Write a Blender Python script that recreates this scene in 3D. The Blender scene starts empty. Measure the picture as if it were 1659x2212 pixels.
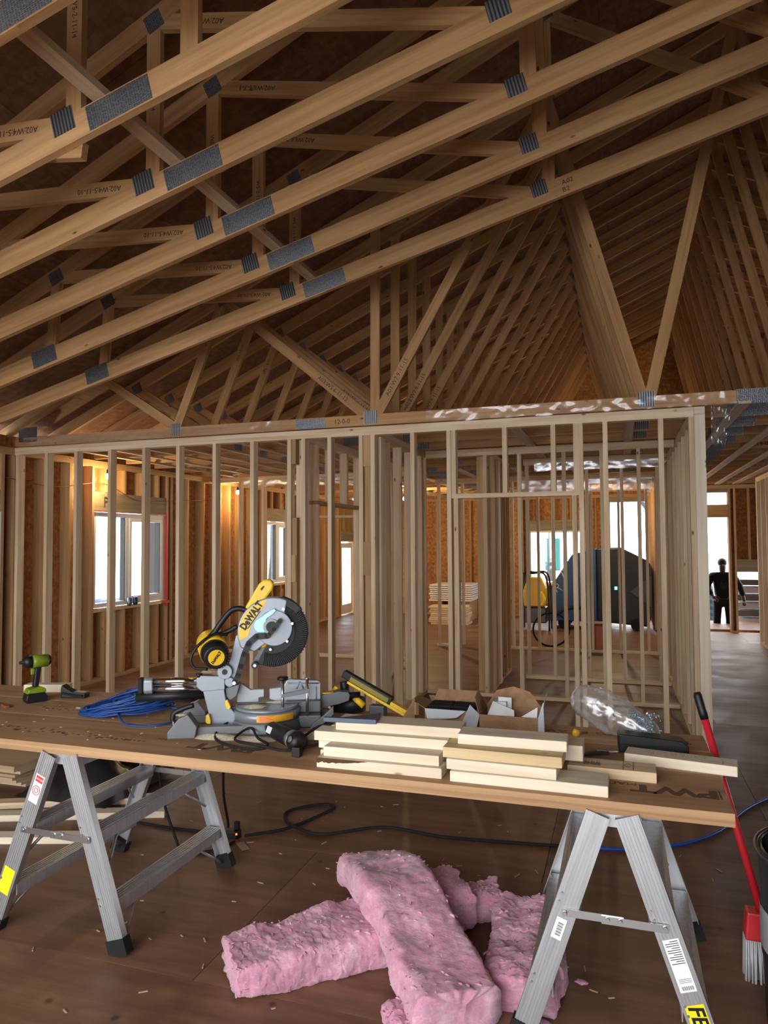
import bpy, math, random
from mathutils import Matrix, Vector, noise
random.seed(7)
scn = bpy.context.scene
C = scn.collection
PI = math.pi
V = Vector

# ---------------------------------------------------------------- camera
YAW, PITCH, ROLL, CAMH = .319, .0432, -.006, 1.71
cam_d = bpy.data.cameras.new('camera')
cam_d.sensor_fit = 'AUTO'; cam_d.sensor_width = 36.0; cam_d.lens = 1535 / 2212 * 36
cam_d.clip_start = .05; cam_d.clip_end = 300
cam = bpy.data.objects.new('camera', cam_d); C.objects.link(cam)
_r = V((math.cos(YAW), math.sin(YAW), 0))
_f = V((-math.sin(YAW) * math.cos(PITCH), math.cos(YAW) * math.cos(PITCH), math.sin(PITCH)))
_u = _r.cross(_f)
_r2 = _r * math.cos(ROLL) + _u * math.sin(ROLL)
_u2 = _u * math.cos(ROLL) - _r * math.sin(ROLL)
_m = Matrix((( _r2.x, _u2.x, -_f.x, 0), (_r2.y, _u2.y, -_f.y, 0), (_r2.z, _u2.z, -_f.z, CAMH), (0, 0, 0, 1)))
cam.matrix_world = _m
scn.camera = cam

# ---------------------------------------------------------------- world: overcast winter sky
SKY = 8.6
w = bpy.data.worlds.new('overcast_sky'); scn.world = w; w.use_nodes = True
bg = w.node_tree.nodes['Background']
bg.inputs[0].default_value = (.97, .985, 1.0, 1); bg.inputs[1].default_value = SKY

def portal(name, center, sx, sz, facing):
    """a light portal in a door or window opening: guides daylight, emits nothing itself"""
    d = bpy.data.lights.new(name, 'AREA'); d.shape = 'RECTANGLE'; d.size = sx; d.size_y = sz
    d.cycles.is_portal = True
    o = bpy.data.objects.new(name, d); C.objects.link(o)
    o.location = center
    o.rotation_euler = V(facing).to_track_quat('-Z', 'Z').to_euler()
    return o
portal('portal_rear_opening', (-2.2, -2.25, 1.85), 6.4, 3.0, (0, 1, 0))
portal('portal_right_side', (8.5, 10.5, 1.4), 3.0, 2.3, (-1, 0, 0))
portal('portal_window', (-6.4, 8.0, 1.5), 1.5, 1.25, (1, 0, 0))
portal('portal_far', (.2, 16.8, 1.6), 5.0, 2.2, (0, -1, 0))

vs = scn.view_settings
vs.view_transform = 'Standard'; vs.look = 'None'; vs.gamma = 1.0; vs.use_curve_mapping = False
vs.exposure = 0.0

# ---------------------------------------------------------------- helpers
WM = {}
def link(o, parent=None, M=None):
    M = M.copy() if M is not None else Matrix.Identity(4)
    if parent is not None:
        o.parent = parent
        o.matrix_basis = WM[parent.name].inverted() @ M
    else:
        o.matrix_basis = M
    C.objects.link(o)
    WM[o.name] = M
    return o
def tag(o, label=None, cat=None, group=None, kind=None):
    for k, v in (('label', label), ('category', cat), ('group', group), ('kind', kind)):
        if v: o[k] = v
    return o
def T(x, y, z): return Matrix.Translation((x, y, z))
def RZ(a): return Matrix.Rotation(a, 4, 'Z')
def RX(a): return Matrix.Rotation(a, 4, 'X')
def RY(a): return Matrix.Rotation(a, 4, 'Y')
def thing(name, label, cat, M=None, group=None, parent=None):
    o = bpy.data.objects.new(name, None); o.empty_display_size = .1
    link(o, parent, M); return tag(o, label, cat, group)
def struct(name, M=None, label=None):
    o = bpy.data.objects.new(name, None); o.empty_display_size = .1
    link(o, None, M); return tag(o, label, kind='structure')
def frame(origin, xd, zref):
    X = V(xd).normalized(); Z = V(zref); Z = (Z - X * Z.dot(X)).normalized(); Y = Z.cross(X)
    return Matrix(((X.x, Y.x, Z.x, origin[0]), (X.y, Y.y, Z.y, origin[1]), (X.z, Y.z, Z.z, origin[2]), (0, 0, 0, 1)))
_boxes = {}
_F6 = [(0, 3, 2, 1), (4, 5, 6, 7), (0, 1, 5, 4), (1, 2, 6, 5), (2, 3, 7, 6), (3, 0, 4, 7)]
def boxmesh(a, b, c, mat):
    key = (round(a, 4), round(b, 4), round(c, 4), mat.name)
    if key not in _boxes:
        x, y, z = a / 2, b / 2, c / 2
        m = bpy.data.meshes.new('board')
        m.from_pydata([(-x, -y, -z), (x, -y, -z), (x, y, -z), (-x, y, -z), (-x, -y, z), (x, -y, z), (x, y, z), (-x, y, z)], [], _F6)
        m.materials.append(mat); _boxes[key] = m
    return _boxes[key]
def beam(name, p0, p1, a, b, zref, mat, parent=None):
    """a straight board from p0 to p1: a across, b along zref, its grain along its length"""
    p0, p1 = V(p0), V(p1)
    o = bpy.data.objects.new(name, boxmesh((p1 - p0).length, a, b, mat))
    return link(o, parent, frame((p0 + p1) / 2, p1 - p0, zref))
def block(name, lo, hi, mat, parent=None, axis=0):
    """axis-aligned box between two corners, grain along axis"""
    lo, hi = V(lo), V(hi); c = (lo + hi) / 2; s = hi - lo
    if axis == 0: M, d = T(*c), (s.x, s.y, s.z)
    elif axis == 1: M, d = T(*c) @ RZ(PI / 2), (s.y, s.x, s.z)
    else: M, d = T(*c) @ RY(-PI / 2), (s.z, s.y, s.x)
    return link(bpy.data.objects.new(name, boxmesh(*d, mat)), parent, M)

class MB:
    """collects shapes of one part; build() links them as one mesh"""
    def __init__(s): s.v = []; s.f = []; s.mi = []; s.cur = 0; s.sm = []
    def add(s, vs, fs, M=None, smooth=False):
        n = len(s.v)
        s.v += [tuple(M @ V(p)) for p in vs] if M is not None else [tuple(p) for p in vs]
        for f in fs: s.f.append(tuple(i + n for i in f)); s.mi.append(s.cur); s.sm.append(smooth)
        return s
    def box(s, lo, hi, M=None):
        x0, y0, z0 = lo; x1, y1, z1 = hi
        return s.add([(x0, y0, z0), (x1, y0, z0), (x1, y1, z0), (x0, y1, z0), (x0, y0, z1), (x1, y0, z1), (x1, y1, z1), (x0, y1, z1)], _F6, M)
    def rbox(s, lo, hi, r, M=None, seg=3):
        """box with rounded vertical (z) edges"""
        x0, y0, z0 = lo; x1, y1, z1 = hi; o = []
        for cx, cy, a0 in ((x1 - r, y1 - r, 0), (x0 + r, y1 - r, PI / 2), (x0 + r, y0 + r, PI), (x1 - r, y0 + r, 1.5 * PI)):
            for k in range(seg + 1):
                a = a0 + PI / 2 * k / seg; o.append((cx + r * math.cos(a), cy + r * math.sin(a)))
        return s.prism_z(o, z0, z1, M)
    def prism_z(s, o, z0, z1, M=None, smooth=False):
        n = len(o)
        return s.add([(x, y, z0) for x, y in o] + [(x, y, z1) for x, y in o],
                     [tuple(range(n))[::-1], tuple(range(n, 2 * n))] + [(i, (i + 1) % n, (i + 1) % n + n, i + n) for i in range(n)], M, smooth)
    def prism(s, o, y0, y1, M=None):
        """outline in x-z, extruded along y; o counter-clockwise seen from -y"""
        n = len(o)
        return s.add([(x, y0, z) for x, z in o] + [(x, y1, z) for x, z in o],
                     [tuple(range(n)), tuple(range(n, 2 * n))[::-1]] + [((i + 1) % n, i, i + n, (i + 1) % n + n) for i in range(n)], M)
    def cyl(s, p0, p1, r0, r1=None, seg=16, cap=True):
        return s.tube([p0, p1], [r0, r0 if r1 is None else r1], seg, cap)
    def tube(s, pts, r, seg=8, cap=True):
        pts = [V(p) for p in pts]; n = len(pts)
        rs = list(r) if isinstance(r, (list, tuple)) else [r] * n
        vs = []; prev = None
        for i, p in enumerate(pts):
            t = (pts[min(i + 1, n - 1)] - pts[max(i - 1, 0)])
            t = t.normalized() if t.length > 1e-9 else V((0, 0, 1))
            if prev is None:
                a = V((0, 0, 1)) if abs(t.z) < .9 else V((1, 0, 0)); u = t.cross(a).normalized()
            else:
                u = prev - t * prev.dot(t)
                u = u.normalized() if u.length > 1e-6 else t.cross(V((0, 0, 1))).normalized()
            prev = u; w_ = t.cross(u)
            for k in range(seg):
                a = 2 * PI * k / seg; vs.append(tuple(p + (u * math.cos(a) + w_ * math.sin(a)) * rs[i]))
        fs = [(i * seg + k, i * seg + (k + 1) % seg, (i + 1) * seg + (k + 1) % seg, (i + 1) * seg + k) for i in range(n - 1) for k in range(seg)]
        if cap:
            s.add(vs, fs, None, True); b = len(s.v) - len(vs)
            s.f.append(tuple(b + k for k in range(seg))[::-1]); s.f.append(tuple(b + (n - 1) * seg + k for k in range(seg)))
            s.mi += [s.cur] * 2; s.sm += [False] * 2
            return s
        return s.add(vs, fs, None, True)
    def ring(s, c, r0, r1, y0, y1, a0=0, a1=2 * PI, seg=40):
        """flat ring sector in the x-z plane between radii, extruded along y"""
        n = seg + 1; vs = []
        for k in range(n):
            a = a0 + (a1 - a0) * k / seg; co, si = math.cos(a), math.sin(a)
            for r, y in ((r0, y0), (r1, y0), (r1, y1), (r0, y1)): vs.append((c[0] + r * co, y, c[1] + r * si))
        fs = []
        for k in range(seg):
            for j in range(4): fs.append((4 * k + j, 4 * k + (j + 1) % 4, 4 * k + 4 + (j + 1) % 4, 4 * k + 4 + j))
        if abs(a1 - a0) < 2 * PI - 1e-6: fs += [(3, 2, 1, 0), (4 * seg, 4 * seg + 1, 4 * seg + 2, 4 * seg + 3)]
        return s.add(vs, fs)
    def blob(s, c, r, seg=12, M=None):
        vs = []; fs = []
        for i in range(seg + 1):
            th = PI * i / seg
            for k in range(seg * 2):
                ph = PI * k / seg
                vs.append((c[0] + r[0] * math.sin(th) * math.cos(ph), c[1] + r[1] * math.sin(th) * math.sin(ph), c[2] + r[2] * math.cos(th)))
        m = seg * 2
        for i in range(seg):
            for k in range(m): fs.append((i * m + k, (i + 1) * m + k, (i + 1) * m + (k + 1) % m, i * m + (k + 1) % m))
        return s.add(vs, fs, M, True)
    def mat(s, i): s.cur = i; return s
    def build(s, name, mats, parent=None, M=None, bevel=0):
        m = bpy.data.meshes.new(name); m.from_pydata(s.v, [], s.f)
        for t in (mats if isinstance(mats, (list, tuple)) else [mats]): m.materials.append(t)
        m.polygons.foreach_set('material_index', s.mi); m.polygons.foreach_set('use_smooth', s.sm)
        m.update()
        o = bpy.data.objects.new(name, m); link(o, parent, M)
        if bevel:
            b = o.modifiers.new('edge', 'BEVEL'); b.width = bevel; b.segments = 2; b.limit_method = 'ANGLE'; b.angle_limit = .6
        return o
def curve_pts(pts, n=12):
    """Catmull-Rom through pts"""
    P = [V(p) for p in pts]; P = [P[0] * 2 - P[1]] + P + [P[-1] * 2 - P[-2]]; out = []
    for i in range(1, len(P) - 2):
        for k in range(n):
            t = k / n; a, b, c, d = P[i - 1], P[i], P[i + 1], P[i + 2]
            out.append(.5 * ((2 * b) + (c - a) * t + (2 * a - 5 * b + 4 * c - d) * t * t + (3 * b - a - 3 * c + d) * t ** 3))
    out.append(P[-2]); return out
def text(body, size, M, mat, parent, name='lettering', align='CENTER', shear=0, ext=.0004, sx=1.0, weight=0):
    c = bpy.data.curves.new(name, 'FONT'); c.body = body; c.size = size; c.align_x = align; c.align_y = 'CENTER'
    c.extrude = ext; c.shear = shear; c.offset = weight; c.resolution_u = 2; c.materials.append(mat)
    tmp = bpy.data.objects.new('tmp', c); me = bpy.data.meshes.new_from_object(tmp); bpy.data.objects.remove(tmp); bpy.data.curves.remove(c)
    me.materials.clear(); me.materials.append(mat)
    return link(bpy.data.objects.new(name, me), parent, M @ Matrix.Diagonal((sx, 1, 1, 1)))

# ---------------------------------------------------------------- materials
def newmat(name):
    m = bpy.data.materials.new(name); m.use_nodes = True
    return m, m.node_tree, m.node_tree.nodes['Principled BSDF']
def node(nt, kind, **kw):
    n = nt.nodes.new(kind)
    for k, v in kw.items():
        if k in n.inputs: n.inputs[k].default_value = v
        else: setattr(n, k, v)
    return n
def ramp(nt, src, stops):
    r = nt.nodes.new('ShaderNodeValToRGB'); e = r.color_ramp.elements
    while len(e) < len(stops): e.new(.5)
    for i, (p, c) in enumerate(stops): e[i].position = p; e[i].color = (*c, 1) if len(c) == 3 else c
    nt.links.new(src, r.inputs[0]); return r.outputs[0]
def mix(nt, blend, fac, a, b):
    n = nt.nodes.new('ShaderNodeMix'); n.data_type = 'RGBA'; n.blend_type = blend
    for sock, val in ((n.inputs[0], fac), (n.inputs[6], a), (n.inputs[7], b)):
        if isinstance(val, (int, float)): sock.default_value = val
        elif isinstance(val, tuple): sock.default_value = (*val, 1)
        else: nt.links.new(val, sock)
    return n.outputs[2]
def vmath(nt, op, a, b):
    n = nt.nodes.new('ShaderNodeVectorMath'); n.operation = op
    for i, val in enumerate((a, b)):
        if isinstance(val, tuple): n.inputs[i].default_value = val
        else: nt.links.new(val, n.inputs[i])
    return n.outputs[0]
def bump(nt, p, h, strength, dist=.01):
    b = node(nt, 'ShaderNodeBump', Strength=strength, Distance=dist); nt.links.new(h, b.inputs['Height']); nt.links.new(b.outputs[0], p.inputs['Normal'])
def coords(nt, rnd=True):
    tc = nt.nodes.new('ShaderNodeTexCoord'); c = tc.outputs['Object']
    if rnd:
        oi = nt.nodes.new('ShaderNodeObjectInfo'); return vmath(nt, 'ADD', c, vmath(nt, 'MULTIPLY', vmath(nt, 'ADD', oi.outputs['Random'], (0, 0, 0)), (57., 31., 43.))), oi.outputs['Random']
    return c, None
def wood(name, light, dark, knot=True, rough=.75, var=.22, scale=(1.1, 26, 26)):
    m, nt, p = newmat(name); c, rnd = coords(nt)
    n1 = node(nt, 'ShaderNodeTexNoise', Scale=1.0, Detail=5.0, Roughness=.6); nt.links.new(vmath(nt, 'MULTIPLY', c, scale), n1.inputs['Vector'])
    col = ramp(nt, n1.outputs[0], [(.34, dark), (.60, light)])
    n2 = node(nt, 'ShaderNodeTexNoise', Scale=1.0, Detail=2.0); nt.links.new(vmath(nt, 'MULTIPLY', c, (1.3, 5, 5)), n2.inputs['Vector'])
    col = mix(nt, 'MULTIPLY', .55, col, ramp(nt, n2.outputs[0], [(.3, (.72, .66, .60)), (.7, (1, 1, 1))]))
    if knot:
        v = node(nt, 'ShaderNodeTexVoronoi', Scale=1.0); nt.links.new(vmath(nt, 'MULTIPLY', c, (3.3, 8, 8)), v.inputs['Vector'])
        col = mix(nt, 'MULTIPLY', 1.0, col, ramp(nt, v.outputs['Distance'], [(.03, (.20, .11, .06)), (.085, (1, 1, 1))]))
    col = mix(nt, 'MULTIPLY', 1.0, col, ramp(nt, rnd, [(0, (1 - var, 1 - var * 1.15, 1 - var * 1.3)), (1, (1, 1, 1))]))
    nt.links.new(col, p.inputs['Base Color']); p.inputs['Roughness'].default_value = rough
    bump(nt, p, n1.outputs[0], .12, .004)
    return m
def plain(name, col, rough=.5, metal=0.0, emit=None, noise_=0, bumpy=0, spec=.5, coat=0):
    m, nt, p = newmat(name)
    p.inputs['Base Color'].default_value = (*col, 1); p.inputs['Roughness'].default_value = rough; p.inputs['Metallic'].default_value = metal
    p.inputs['Specular IOR Level'].default_value = spec; p.inputs['Coat Weight'].default_value = coat
    if noise_:
        c, _ = coords(nt); n = node(nt, 'ShaderNodeTexNoise', Scale=noise_, Detail=4.0); nt.links.new(c, n.inputs['Vector'])
        nt.links.new(mix(nt, 'MULTIPLY', .7, col, ramp(nt, n.outputs[0], [(.3, (.55, .55, .55)), (.7, (1, 1, 1))])), p.inputs['Base Color'])
        if bumpy: bump(nt, p, n.outputs[0], bumpy, .01)
    if emit:
        p.inputs['Emission Color'].default_value = (*emit[0], 1); p.inputs['Emission Strength'].default_value = emit[1]
    return m
def flakes(name, cols, scale=22, rough=.8, var=.15):
    """oriented strand board: overlapping wood flakes"""
    m, nt, p = newmat(name); c, rnd = coords(nt)
    v = node(nt, 'ShaderNodeTexVoronoi', Scale=1.0); nt.links.new(vmath(nt, 'MULTIPLY', c, (scale, scale * 2.2, scale)), v.inputs['Vector'])
    v2 = node(nt, 'ShaderNodeTexVoronoi', Scale=1.0); nt.links.new(vmath(nt, 'MULTIPLY', c, (scale * 1.7, scale * .8, scale)), v2.inputs['Vector'])
    s1 = nt.nodes.new('ShaderNodeSeparateColor'); nt.links.new(v.outputs['Color'], s1.inputs[0])
    s2 = nt.nodes.new('ShaderNodeSeparateColor'); nt.links.new(v2.outputs['Color'], s2.inputs[0])
    a = ramp(nt, s1.outputs[0], [(0, cols[0]), (.5, cols[1]), (1, cols[2])]); b = ramp(nt, s2.outputs[1], [(0, cols[0]), (.6, cols[1]), (1, cols[2])])
    col = mix(nt, 'MIX', .5, a, b)
    col = mix(nt, 'MULTIPLY', 1.0, col, ramp(nt, rnd, [(0, (1 - var,) * 3), (1, (1, 1, 1))]))
    nt.links.new(col, p.inputs['Base Color']); p.inputs['Roughness'].default_value = rough
    return m
def plate_mat(name, ribs):
    """pressed steel connector plate: toothed dimples or corrugated ribs"""
    m, nt, p = newmat(name); c, rnd = coords(nt, False)
    if ribs:
        wv = node(nt, 'ShaderNodeTexWave', Scale=17.0, Distortion=.3); wv.bands_direction = 'X'; nt.links.new(c, wv.inputs['Vector']); h = wv.outputs['Fac']
    else:
        v = node(nt, 'ShaderNodeTexVoronoi', Scale=1.0, Randomness=.35); nt.links.new(vmath(nt, 'MULTIPLY', c, (75, 10, 120)), v.inputs['Vector']); h = v.outputs['Distance']
    col = ramp(nt, h, [(.1, (.07, .075, .085)), (.75, (.32, .35, .38))])
    nt.links.new(col, p.inputs['Base Color']); p.inputs['Metallic'].default_value = .75; p.inputs['Roughness'].default_value = .42
    bump(nt, p, h, .5, .004); return m
def film(name, tint=(1, 1, 1), clear=.8, rough=.12):
    """thin clear plastic: mostly see-through with glossy creases"""
    m, nt, p = newmat(name); nt.nodes.remove(p); out = nt.nodes['Material Output']
    t = node(nt, 'ShaderNodeBsdfTransparent'); t.inputs[0].default_value = (*tint, 1)
    g = node(nt, 'ShaderNodeBsdfGlossy', Roughness=rough); g.inputs[0].default_value = (.95, .97, 1, 1)
    d = node(nt, 'ShaderNodeBsdfDiffuse'); d.inputs[0].default_value = (.8, .82, .85, 1)
    fr = node(nt, 'ShaderNodeLayerWeight', Blend=.25)
    ms = node(nt, 'ShaderNodeMixShader', Fac=.25); nt.links.new(g.outputs[0], ms.inputs[1]); nt.links.new(d.outputs[0], ms.inputs[2])
    mx = node(nt, 'ShaderNodeMixShader'); ad = node(nt, 'ShaderNodeMath', operation='ADD'); ad.use_clamp = True; ad.inputs[1].default_value = 1 - clear
    nt.links.new(fr.outputs['Facing'], ad.inputs[0]); nt.links.new(ad.outputs[0], mx.inputs[0]); nt.links.new(t.outputs[0], mx.inputs[1]); nt.links.new(ms.outputs[0], mx.inputs[2])
    nt.links.new(mx.outputs[0], out.inputs[0]); return m

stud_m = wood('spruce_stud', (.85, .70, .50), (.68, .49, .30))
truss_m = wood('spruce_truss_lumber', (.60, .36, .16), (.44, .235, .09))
fresh_m = wood('fresh_cut_pine', (.84, .76, .61), (.74, .63, .46), var=.10)
brown_m = wood('weathered_stud', (.56, .36, .18), (.42, .25, .11))
lvl_m = wood('laminated_veneer', (.53, .33, .17), (.37, .21, .10), knot=False, scale=(.9, 14, 60), var=.15)
strap_m = wood('strapping', (.66, .54, .40), (.46, .35, .24))
header_m = wood('header_beam', (.36, .31, .22), (.24, .20, .13), knot=False)
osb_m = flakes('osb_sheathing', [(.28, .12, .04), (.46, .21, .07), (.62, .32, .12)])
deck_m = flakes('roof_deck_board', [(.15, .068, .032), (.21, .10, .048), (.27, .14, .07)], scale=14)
plate_d = plate_mat('toothed_plate', False); plate_r = plate_mat('ribbed_plate', True)
ink = plain('black_stamp_ink', (.035, .028, .022), .8)
film_m = film('vapour_film', clear=.9, rough=.2); bag_m = film('bag_film', clear=.84, rough=.28)
steel = plain('bright_steel', (.62, .64, .66), .28, 1.0)
darksteel = plain('dark_steel', (.10, .10, .11), .4, .8)
black = plain('black_plastic', (.010, .010, .011), .45, spec=.35)
rubber = plain('black_rubber', (.012, .012, .013), .75, spec=.3)
white_v = plain('white_vinyl', (.80, .82, .84), .4)
red_tape = plain('red_tape', (.55, .03, .03), .45)
yellow = plain('tool_yellow', (.80, .50, .02), .4)
paper = plain('white_paper', (.78, .79, .80), .7)
# ================================================================ the setting
HW = 2.76                                   # wall height to the top of the plates
RIDGE, SLOPE = 1.05, .445                   # ridge line over x = RIDGE
def chord_z(x): return 3.007 + SLOPE * ((x if x <= RIDGE else 2 * RIDGE - x) + 6.2)
XL, XR = -6.2, 8.3

# ---- ground outside
def snow_mat():
    m, nt, p = newmat('snow'); c, _ = coords(nt, False)
    n = node(nt, 'ShaderNodeTexNoise', Scale=.35, Detail=6.0); nt.links.new(c, n.inputs['Vector'])
    nt.links.new(ramp(nt, n.outputs[0], [(.35, (.45, .45, .47)), (.6, (.80, .82, .85))]), p.inputs['Base Color'])
    p.inputs['Roughness'].default_value = .9; return m
snow_m = snow_mat()
g = MB(); n_ = 40
vs_ = [(-90 + 180 * i / n_, -60 + 150 * j / n_, -.42 + .12 * noise.noise(V((i * .6, j * .6, 0)))) for j in range(n_ + 1) for i in range(n_ + 1)]
g.add(vs_, [(j * (n_ + 1) + i, j * (n_ + 1) + i + 1, (j + 1) * (n_ + 1) + i + 1, (j + 1) * (n_ + 1) + i) for j in range(n_) for i in range(n_)], None, True)
tag(g.build('ground', snow_m), 'snow covered yard around the building', kind='structure')

# ---- floor: plywood sheets on a slab edge
def floor_mat():
    m, nt, p = newmat('plywood_subfloor'); c, rnd = coords(nt)
    n1 = node(nt, 'ShaderNodeTexNoise', Scale=1.0, Detail=6.0, Roughness=.65); nt.links.new(vmath(nt, 'MULTIPLY', c, (1.3, 11, 4)), n1.inputs['Vector'])
    n2 = node(nt, 'ShaderNodeTexNoise', Scale=2.3, Detail=5.0, Roughness=.6); nt.links.new(c, n2.inputs['Vector'])
    v = node(nt, 'ShaderNodeTexVoronoi', Scale=3.3); nt.links.new(c, v.inputs['Vector'])
    col = ramp(nt, n1.outputs[0], [(.3, (.150, .068, .036)), (.68, (.27, .140, .080))])
    col = mix(nt, 'MULTIPLY', .8, col, ramp(nt, n2.outputs[0], [(.33, (.50, .46, .44)), (.62, (1, 1, 1))]))
    col = mix(nt, 'MULTIPLY', .9, col, ramp(nt, v.outputs['Distance'], [(.03, (.35, .28, .24)), (.07, (1, 1, 1))]))
    col = mix(nt, 'MULTIPLY', 1.0, col, ramp(nt, rnd, [(0, (.86, .84, .83)), (1, (1, 1, 1))]))
    nt.links.new(col, p.inputs['Base Color'])
    nt.links.new(ramp(nt, n2.outputs[0], [(.3, (.42,) * 3), (.7, (.62,) * 3)]), p.inputs['Roughness'])
    bump(nt, p, n1.outputs[0], .15, .004); return m
floor_m = floor_mat()
floor_o = tag(MB().box((XL - .3, -2.4, -.40), (XR + .3, 16.75, -.019)).build('floor', brown_m), 'brown plywood subfloor of the building site', kind='structure')
row = 0; y = -2.4
while y < 16.7:
    x = XL - .3 - (1.22 if row % 2 else 0)
    while x < XR + .3:
        x0, x1 = max(x, XL - .3), min(x + 2.44, XR + .3)
        if x1 - x0 > .05: block('floor_panel', (x0 + .0015, y + .0015, -.019), (x1 - .0015, min(y + 1.22, 16.75) - .0015, 0), floor_m, floor_o)
        x += 2.44
    y += 1.22; row += 1

# ---- roof deck over the trusses
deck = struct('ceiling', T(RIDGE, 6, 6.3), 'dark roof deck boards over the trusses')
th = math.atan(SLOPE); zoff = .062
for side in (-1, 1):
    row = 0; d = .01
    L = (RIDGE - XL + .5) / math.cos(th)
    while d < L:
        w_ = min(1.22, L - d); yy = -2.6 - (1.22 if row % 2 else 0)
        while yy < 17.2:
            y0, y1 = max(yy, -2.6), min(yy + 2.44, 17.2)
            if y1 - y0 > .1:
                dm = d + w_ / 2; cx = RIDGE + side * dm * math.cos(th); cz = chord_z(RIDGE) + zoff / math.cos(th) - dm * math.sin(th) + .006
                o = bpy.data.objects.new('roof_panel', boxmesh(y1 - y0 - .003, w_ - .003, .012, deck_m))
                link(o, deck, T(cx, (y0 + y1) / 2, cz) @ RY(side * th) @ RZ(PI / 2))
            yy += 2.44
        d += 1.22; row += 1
for side in (-1, 1):       # unseen black sheet added above the boards to keep the daylight out
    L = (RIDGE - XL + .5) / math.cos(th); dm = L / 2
    o = bpy.data.objects.new('deck_light_seal', boxmesh(20.0, L + .12, .012, black))
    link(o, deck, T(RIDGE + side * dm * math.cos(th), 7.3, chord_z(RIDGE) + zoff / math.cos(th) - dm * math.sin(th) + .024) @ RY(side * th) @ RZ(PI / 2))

# ---- stud walls
def P(ax, a, c, z): return (a, c, z) if ax == 'x' else (c, a, z)
def stud_wall(name, ax, c0, t, a0, a1, studs, mat, label, H=HW, gaps=(), plates=2, wide=()):
    """framed wall along ax; gaps = (lo, hi) stretches of the bottom plate left out; studs = centres"""
    root = struct(name, T(*P(ax, a0, c0, 0)), label); W[name] = root
    zr = (0, 0, 1)
    e = [a0] + [q for gp in sorted(gaps) for q in gp] + [a1]
    for k in range(0, len(e), 2):
        if e[k + 1] - e[k] > .02: beam('bottom_plate', P(ax, e[k], c0 + t / 2, .019), P(ax, e[k + 1], c0 + t / 2, .019), t, .038, zr, mat, root)
    for k in range(plates):
        z = H - .019 - .038 * k
        beam('top_plate', P(ax, a0, c0 + t / 2, z), P(ax, a1, c0 + t / 2, z), t - .0006 * k, .038, zr, mat, root)
    top = H - .038 * plates
    for s in studs:
        j = random.uniform(-.004, .004)
        beam('stud', P(ax, s, c0 + t / 2 + j * .3, .038), P(ax, s + j, c0 + t / 2, top), .038 if ax == 'y' else t - .001, t - .001 if ax == 'y' else .038, (1, 0, 0), mat, root)
    return root
W = {}
def piece(root, ax, name, a0, a1, c0, t, z0, z1, mat, grain=2):
    """one board of a wall; grain 2 = upright, 0 = along the wall"""
    lo, hi = P(ax, a0, c0, z0), P(ax, a1, c0 + t, z1)
    return block(name, lo, hi, mat, root, 2 if grain == 2 else (0 if ax == 'x' else 1))
def frange(a, b, s):
    out = []; 
    while a < b - 1e-6: out.append(a); a += s
    return out

# the long stud wall in front
FY = 6.025
r = stud_wall('wall_front', 'x', FY, .089, -6.2, .575, [-6.16, -5.771, -5.389, -4.956, -4.544, -4.141, -3.726, -3.317, -2.922, -2.779, -2.514, -2.206, -2.095, -1.726, -1.392, -.285, -.093, .328, .556],
              stud_m, 'long open stud wall of pale new lumber behind the workbench', gaps=((-1.315, -.36),))
for a in (-1.334, -.343): piece(r, 'x', 'jack_stud', a - .019, a + .019, FY, .088, .038, 2.09, stud_m)
piece(r, 'x', 'door_header', -1.372, -.305, FY, .089, 2.09, 2.128, stud_m, 0)
for a in (-1.352, -.91, -.507, -.325): piece(r, 'x', 'cripple_stud', a - .019, a + .019, FY, .088, 2.128, 2.684, stud_m)
for z0, z1 in ((2.45, 2.684), (1.35, 1.6)): piece(r, 'x', 'blocking', -2.902, -2.86, FY + .004, .08, z0, z1, brown_m)
piece(r, 'x', 'blocking', -2.902, -2.855, FY + .02, .06, .038, 1.95, brown_m)
for z0, z1 in ((2.40, 2.684), (1.42, 1.72)): piece(r, 'x', 'blocking', -2.186, -2.115, FY + .004, .08, z0, z1, brown_m)
piece(r, 'x', 'blocking', -2.183, -2.118, FY + .03, .05, .038, 2.4, brown_m)
# boards at the free end of the wall
piece(r, 'x', 'end_post', .577, .655, FY - .004, .14, 0, 2.70, fresh_m)
piece(r, 'x', 'end_post', .577, .655, FY + .137, .12, 0, 2.70, stud_m)
piece(r, 'x', 'end_cap', .577, .655, FY - .004, .14, 2.702, 2.76, fresh_m, 0)

# partitions behind it
w1 = stud_wall('wall_closet_left', 'y', -2.895, .089, FY + .09, 9.94, [6.135, 6.43, 7.66, 8.06, 8.47, 8.88, 9.28, 9.69, 9.9], stud_m, 'partition with a doorway beside the left room', gaps=((6.45, 7.64),))
piece(w1, 'y', 'door_header', 6.411, 7.68, -2.895, .089, 2.09, 2.128, brown_m, 0)
for a in (6.83, 7.24): piece(w1, 'y', 'cripple_stud', a - .019, a + .019, -2.895, .088, 2.128, 2.684, stud_m)
w2 = stud_wall('wall_closet_right', 'y', -2.19, .089, FY + .09, 7.94, [6.135, 6.19, 6.55, 6.95, 7.35, 7.74, 7.92], stud_m, 'dense partition of studs behind the long stud wall')
piece(w2, 'y', 'stud', 6.16, 6.30, -2.1, .038, .038, 2.684, stud_m)
w3 = stud_wall('wall_room_back', 'x', 9.95, .089, -6.19, -2.90, [-6.1, -5.69, -5.29, -4.88, -4.50, -3.55, -3.25, -2.95], stud_m, 'open stud partition at the back of the left room')
piece(w3, 'x', 'door_header', -4.48, -3.57, 9.95, .089, 2.09, 2.128, stud_m, 0)
w4 = stud_wall('wall_bath_front', 'x', 7.9, .089, -2.1, .56, [-1.419, -1.036, -.558, -.163, .206, .431], stud_m, 'second stud wall parallel to the long wall')
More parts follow.
